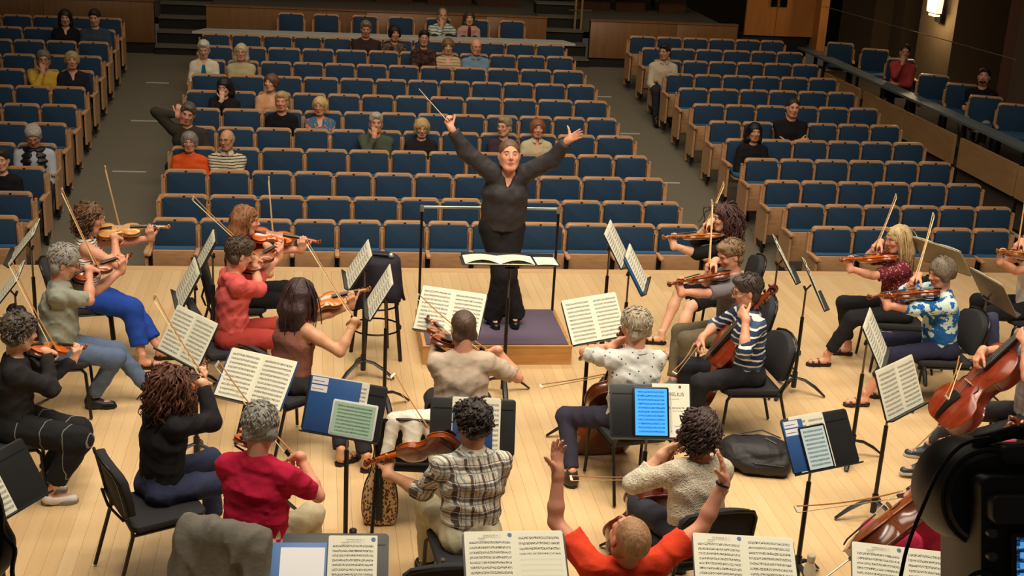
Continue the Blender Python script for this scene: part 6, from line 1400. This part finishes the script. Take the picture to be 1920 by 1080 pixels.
# ---- video camera close to the viewer
CAMO = CO+Fw*1.9+Rt*.672-Up*.335
def videocam():
    r = empty('video_camera', frameM(CAMO, Rt, Fw, Up)); K = plain((38, 37, 37), .4); K2 = plain((74, 70, 68), .45)
    MB().slab(rrect(-.025, .13, -.14, .075, .015), -.06, .12, 'y', .008).obj('body', K, r)
    MB().slab(rrect(-.018, .10, .012, .052, .012), -.085, -.055, 'y', .006).obj('rear_hump', K2, r)
    R = []
    for y, a in ((-.01, .062), (.01, .074), (.08, .080), (.12, .080), (.15, .070)): R.append([(.012+a*math.cos(q), y, .034+a*math.sin(q)) for q in np.linspace(0, 2*PI, 33)[:-1]])
    MB().rings(R).obj('lens_barrel', K, r, smooth='auto')
    MB().tube([(.012+.070*math.cos(q), .004, .034+.070*math.sin(q)) for q in np.linspace(0, 2*PI, 33)], .004, 6).obj('lens_ring', K2, r, smooth=True)
    MB().slab(rrect(.008, .125, -.105, .002, .005), -.088, -.078, 'y', .002).obj('screen_frame', K, r)
    sm, nt, b = newmat('camera_screen'); co, s = coords(nt); o = ramp(nt, noise(nt, co, 60, 3, .7, (1, 1, 2)), [(.40, (.004, .008, .02)), (.50, (.01, .05, .16)), (.58, (.02, .22, .5)), (.66, (.6, .75, .9))]); nt.links.new(o, b.inputs['Base Color']); nt.links.new(o, b.inputs['Emission Color']); b.inputs['Emission Strength'].default_value = .6
    MB().box(.014, .125, -.0895, -.088, -.10, -.004).obj('screen', sm, r)
    for i in range(5): MB().box(.018+.0*i, .027, -.091, -.0895, -.018-.014*i, -.010-.014*i).obj('screen_icon', plain((90, 170, 230), emit=.8), r)
    MB().tube([(-.005, .02, .075), (.0, .02, .115), (.05, .02, .128), (.12, .03, .118)], .010, 8).obj('top_handle', K, r, smooth=True); MB().slab(rrect(.02, .11, .085, .112, .008), -.02, .04, 'y', .004).obj('microphone_mount', K2, r)
    MB().slab(rrect(.06, .12, .118, .140, .006), -.01, .03, 'y', .003).obj('accessory_shoe', K, r)
    for i in range(3): MB().lathe([(.008, 0), (.0065, .009)], 12).xf(frameM(V(-.012, -.062, -.002-.032*i), V(1, 0, 0), V(0, 0, 1), V(0, -1, 0))).obj('dial', plain((110, 108, 104), .3, .6), r)
    MB().tube([(-.02, -.06, -.07), (-.024, -.065, -.09), (.0, -.065, -.10)], .006, 6).obj('strap_lug', plain((90, 90, 88), .4, .5), r)
    tag(r, 'large black video camera with a lit blue screen at the bottom right', 'camera')
    c = empty('cable', frameM(CAMO, Rt, Fw, Up)); P = spline([(.0, .125), (-.04, .115), (-.072, .080), (-.095, .03), (-.115, -.02), (-.125, -.06), (-.135, -.12)], 5)
    MB().tube([(x, -.03, y) for x, y in P], .0028, 6).obj('cord', K, c, smooth=True); P = spline([(.0, -.065), (-.03, -.055), (-.055, -.075), (-.068, -.12)], 5); MB().tube([(x, -.07, y) for x, y in P], .0032, 6).obj('cord', K, c, smooth=True)
    tag(c, 'thin black cables looping left of the video camera', 'cable')
    B = CAMO+Rt*.07-Up*.14+Fw*.02; t = empty('tripod', T(B[0], B[1], 0)); h = B[2]; MB().tube([(0, 0, h-.3), (0, 0, h)], .022, 10).obj('column', K, t)
    for k in range(3): a = k*2*PI/3+.5; MB().tube([(0, 0, h-.2), (math.cos(a)*.6, math.sin(a)*.6, 0)], .016, 8).obj('leg', K, t)
    tag(t, 'black tripod under the video camera', 'tripod')
videocam()
def leftstrap():
    M = frameM(CO+Fw*2.1-Rt*.80-Up*.36, Rt, Fw, Up); r = empty('camera_bag', M); S = SDF(); S.cone((-.035, 0, .03), (-.03, 0, -.05), .028, .042, .02); S.cone((-.03, 0, -.05), (-.04, 0, -.12), .042, .02, .02)
    mkobj('bag_body', meshfrom('bag', [(*S.build(.006, wrinkle(.003, 60)), 0)], plain((22, 21, 24), .5)), r); P = spline([(-.02, .06), (.006, .02), (.010, -.02), (.028, -.045), (.024, -.08), (.031, -.13)], 4); MB().tube([(x, -.03, y) for x, y in P], .0065, 6, flat=.5).obj('strap', plain((28, 24, 28), .6), r, smooth=True)
    tag(r, 'dark equipment bag with a dangling strap at the lower left edge', 'bag')
leftstrap()
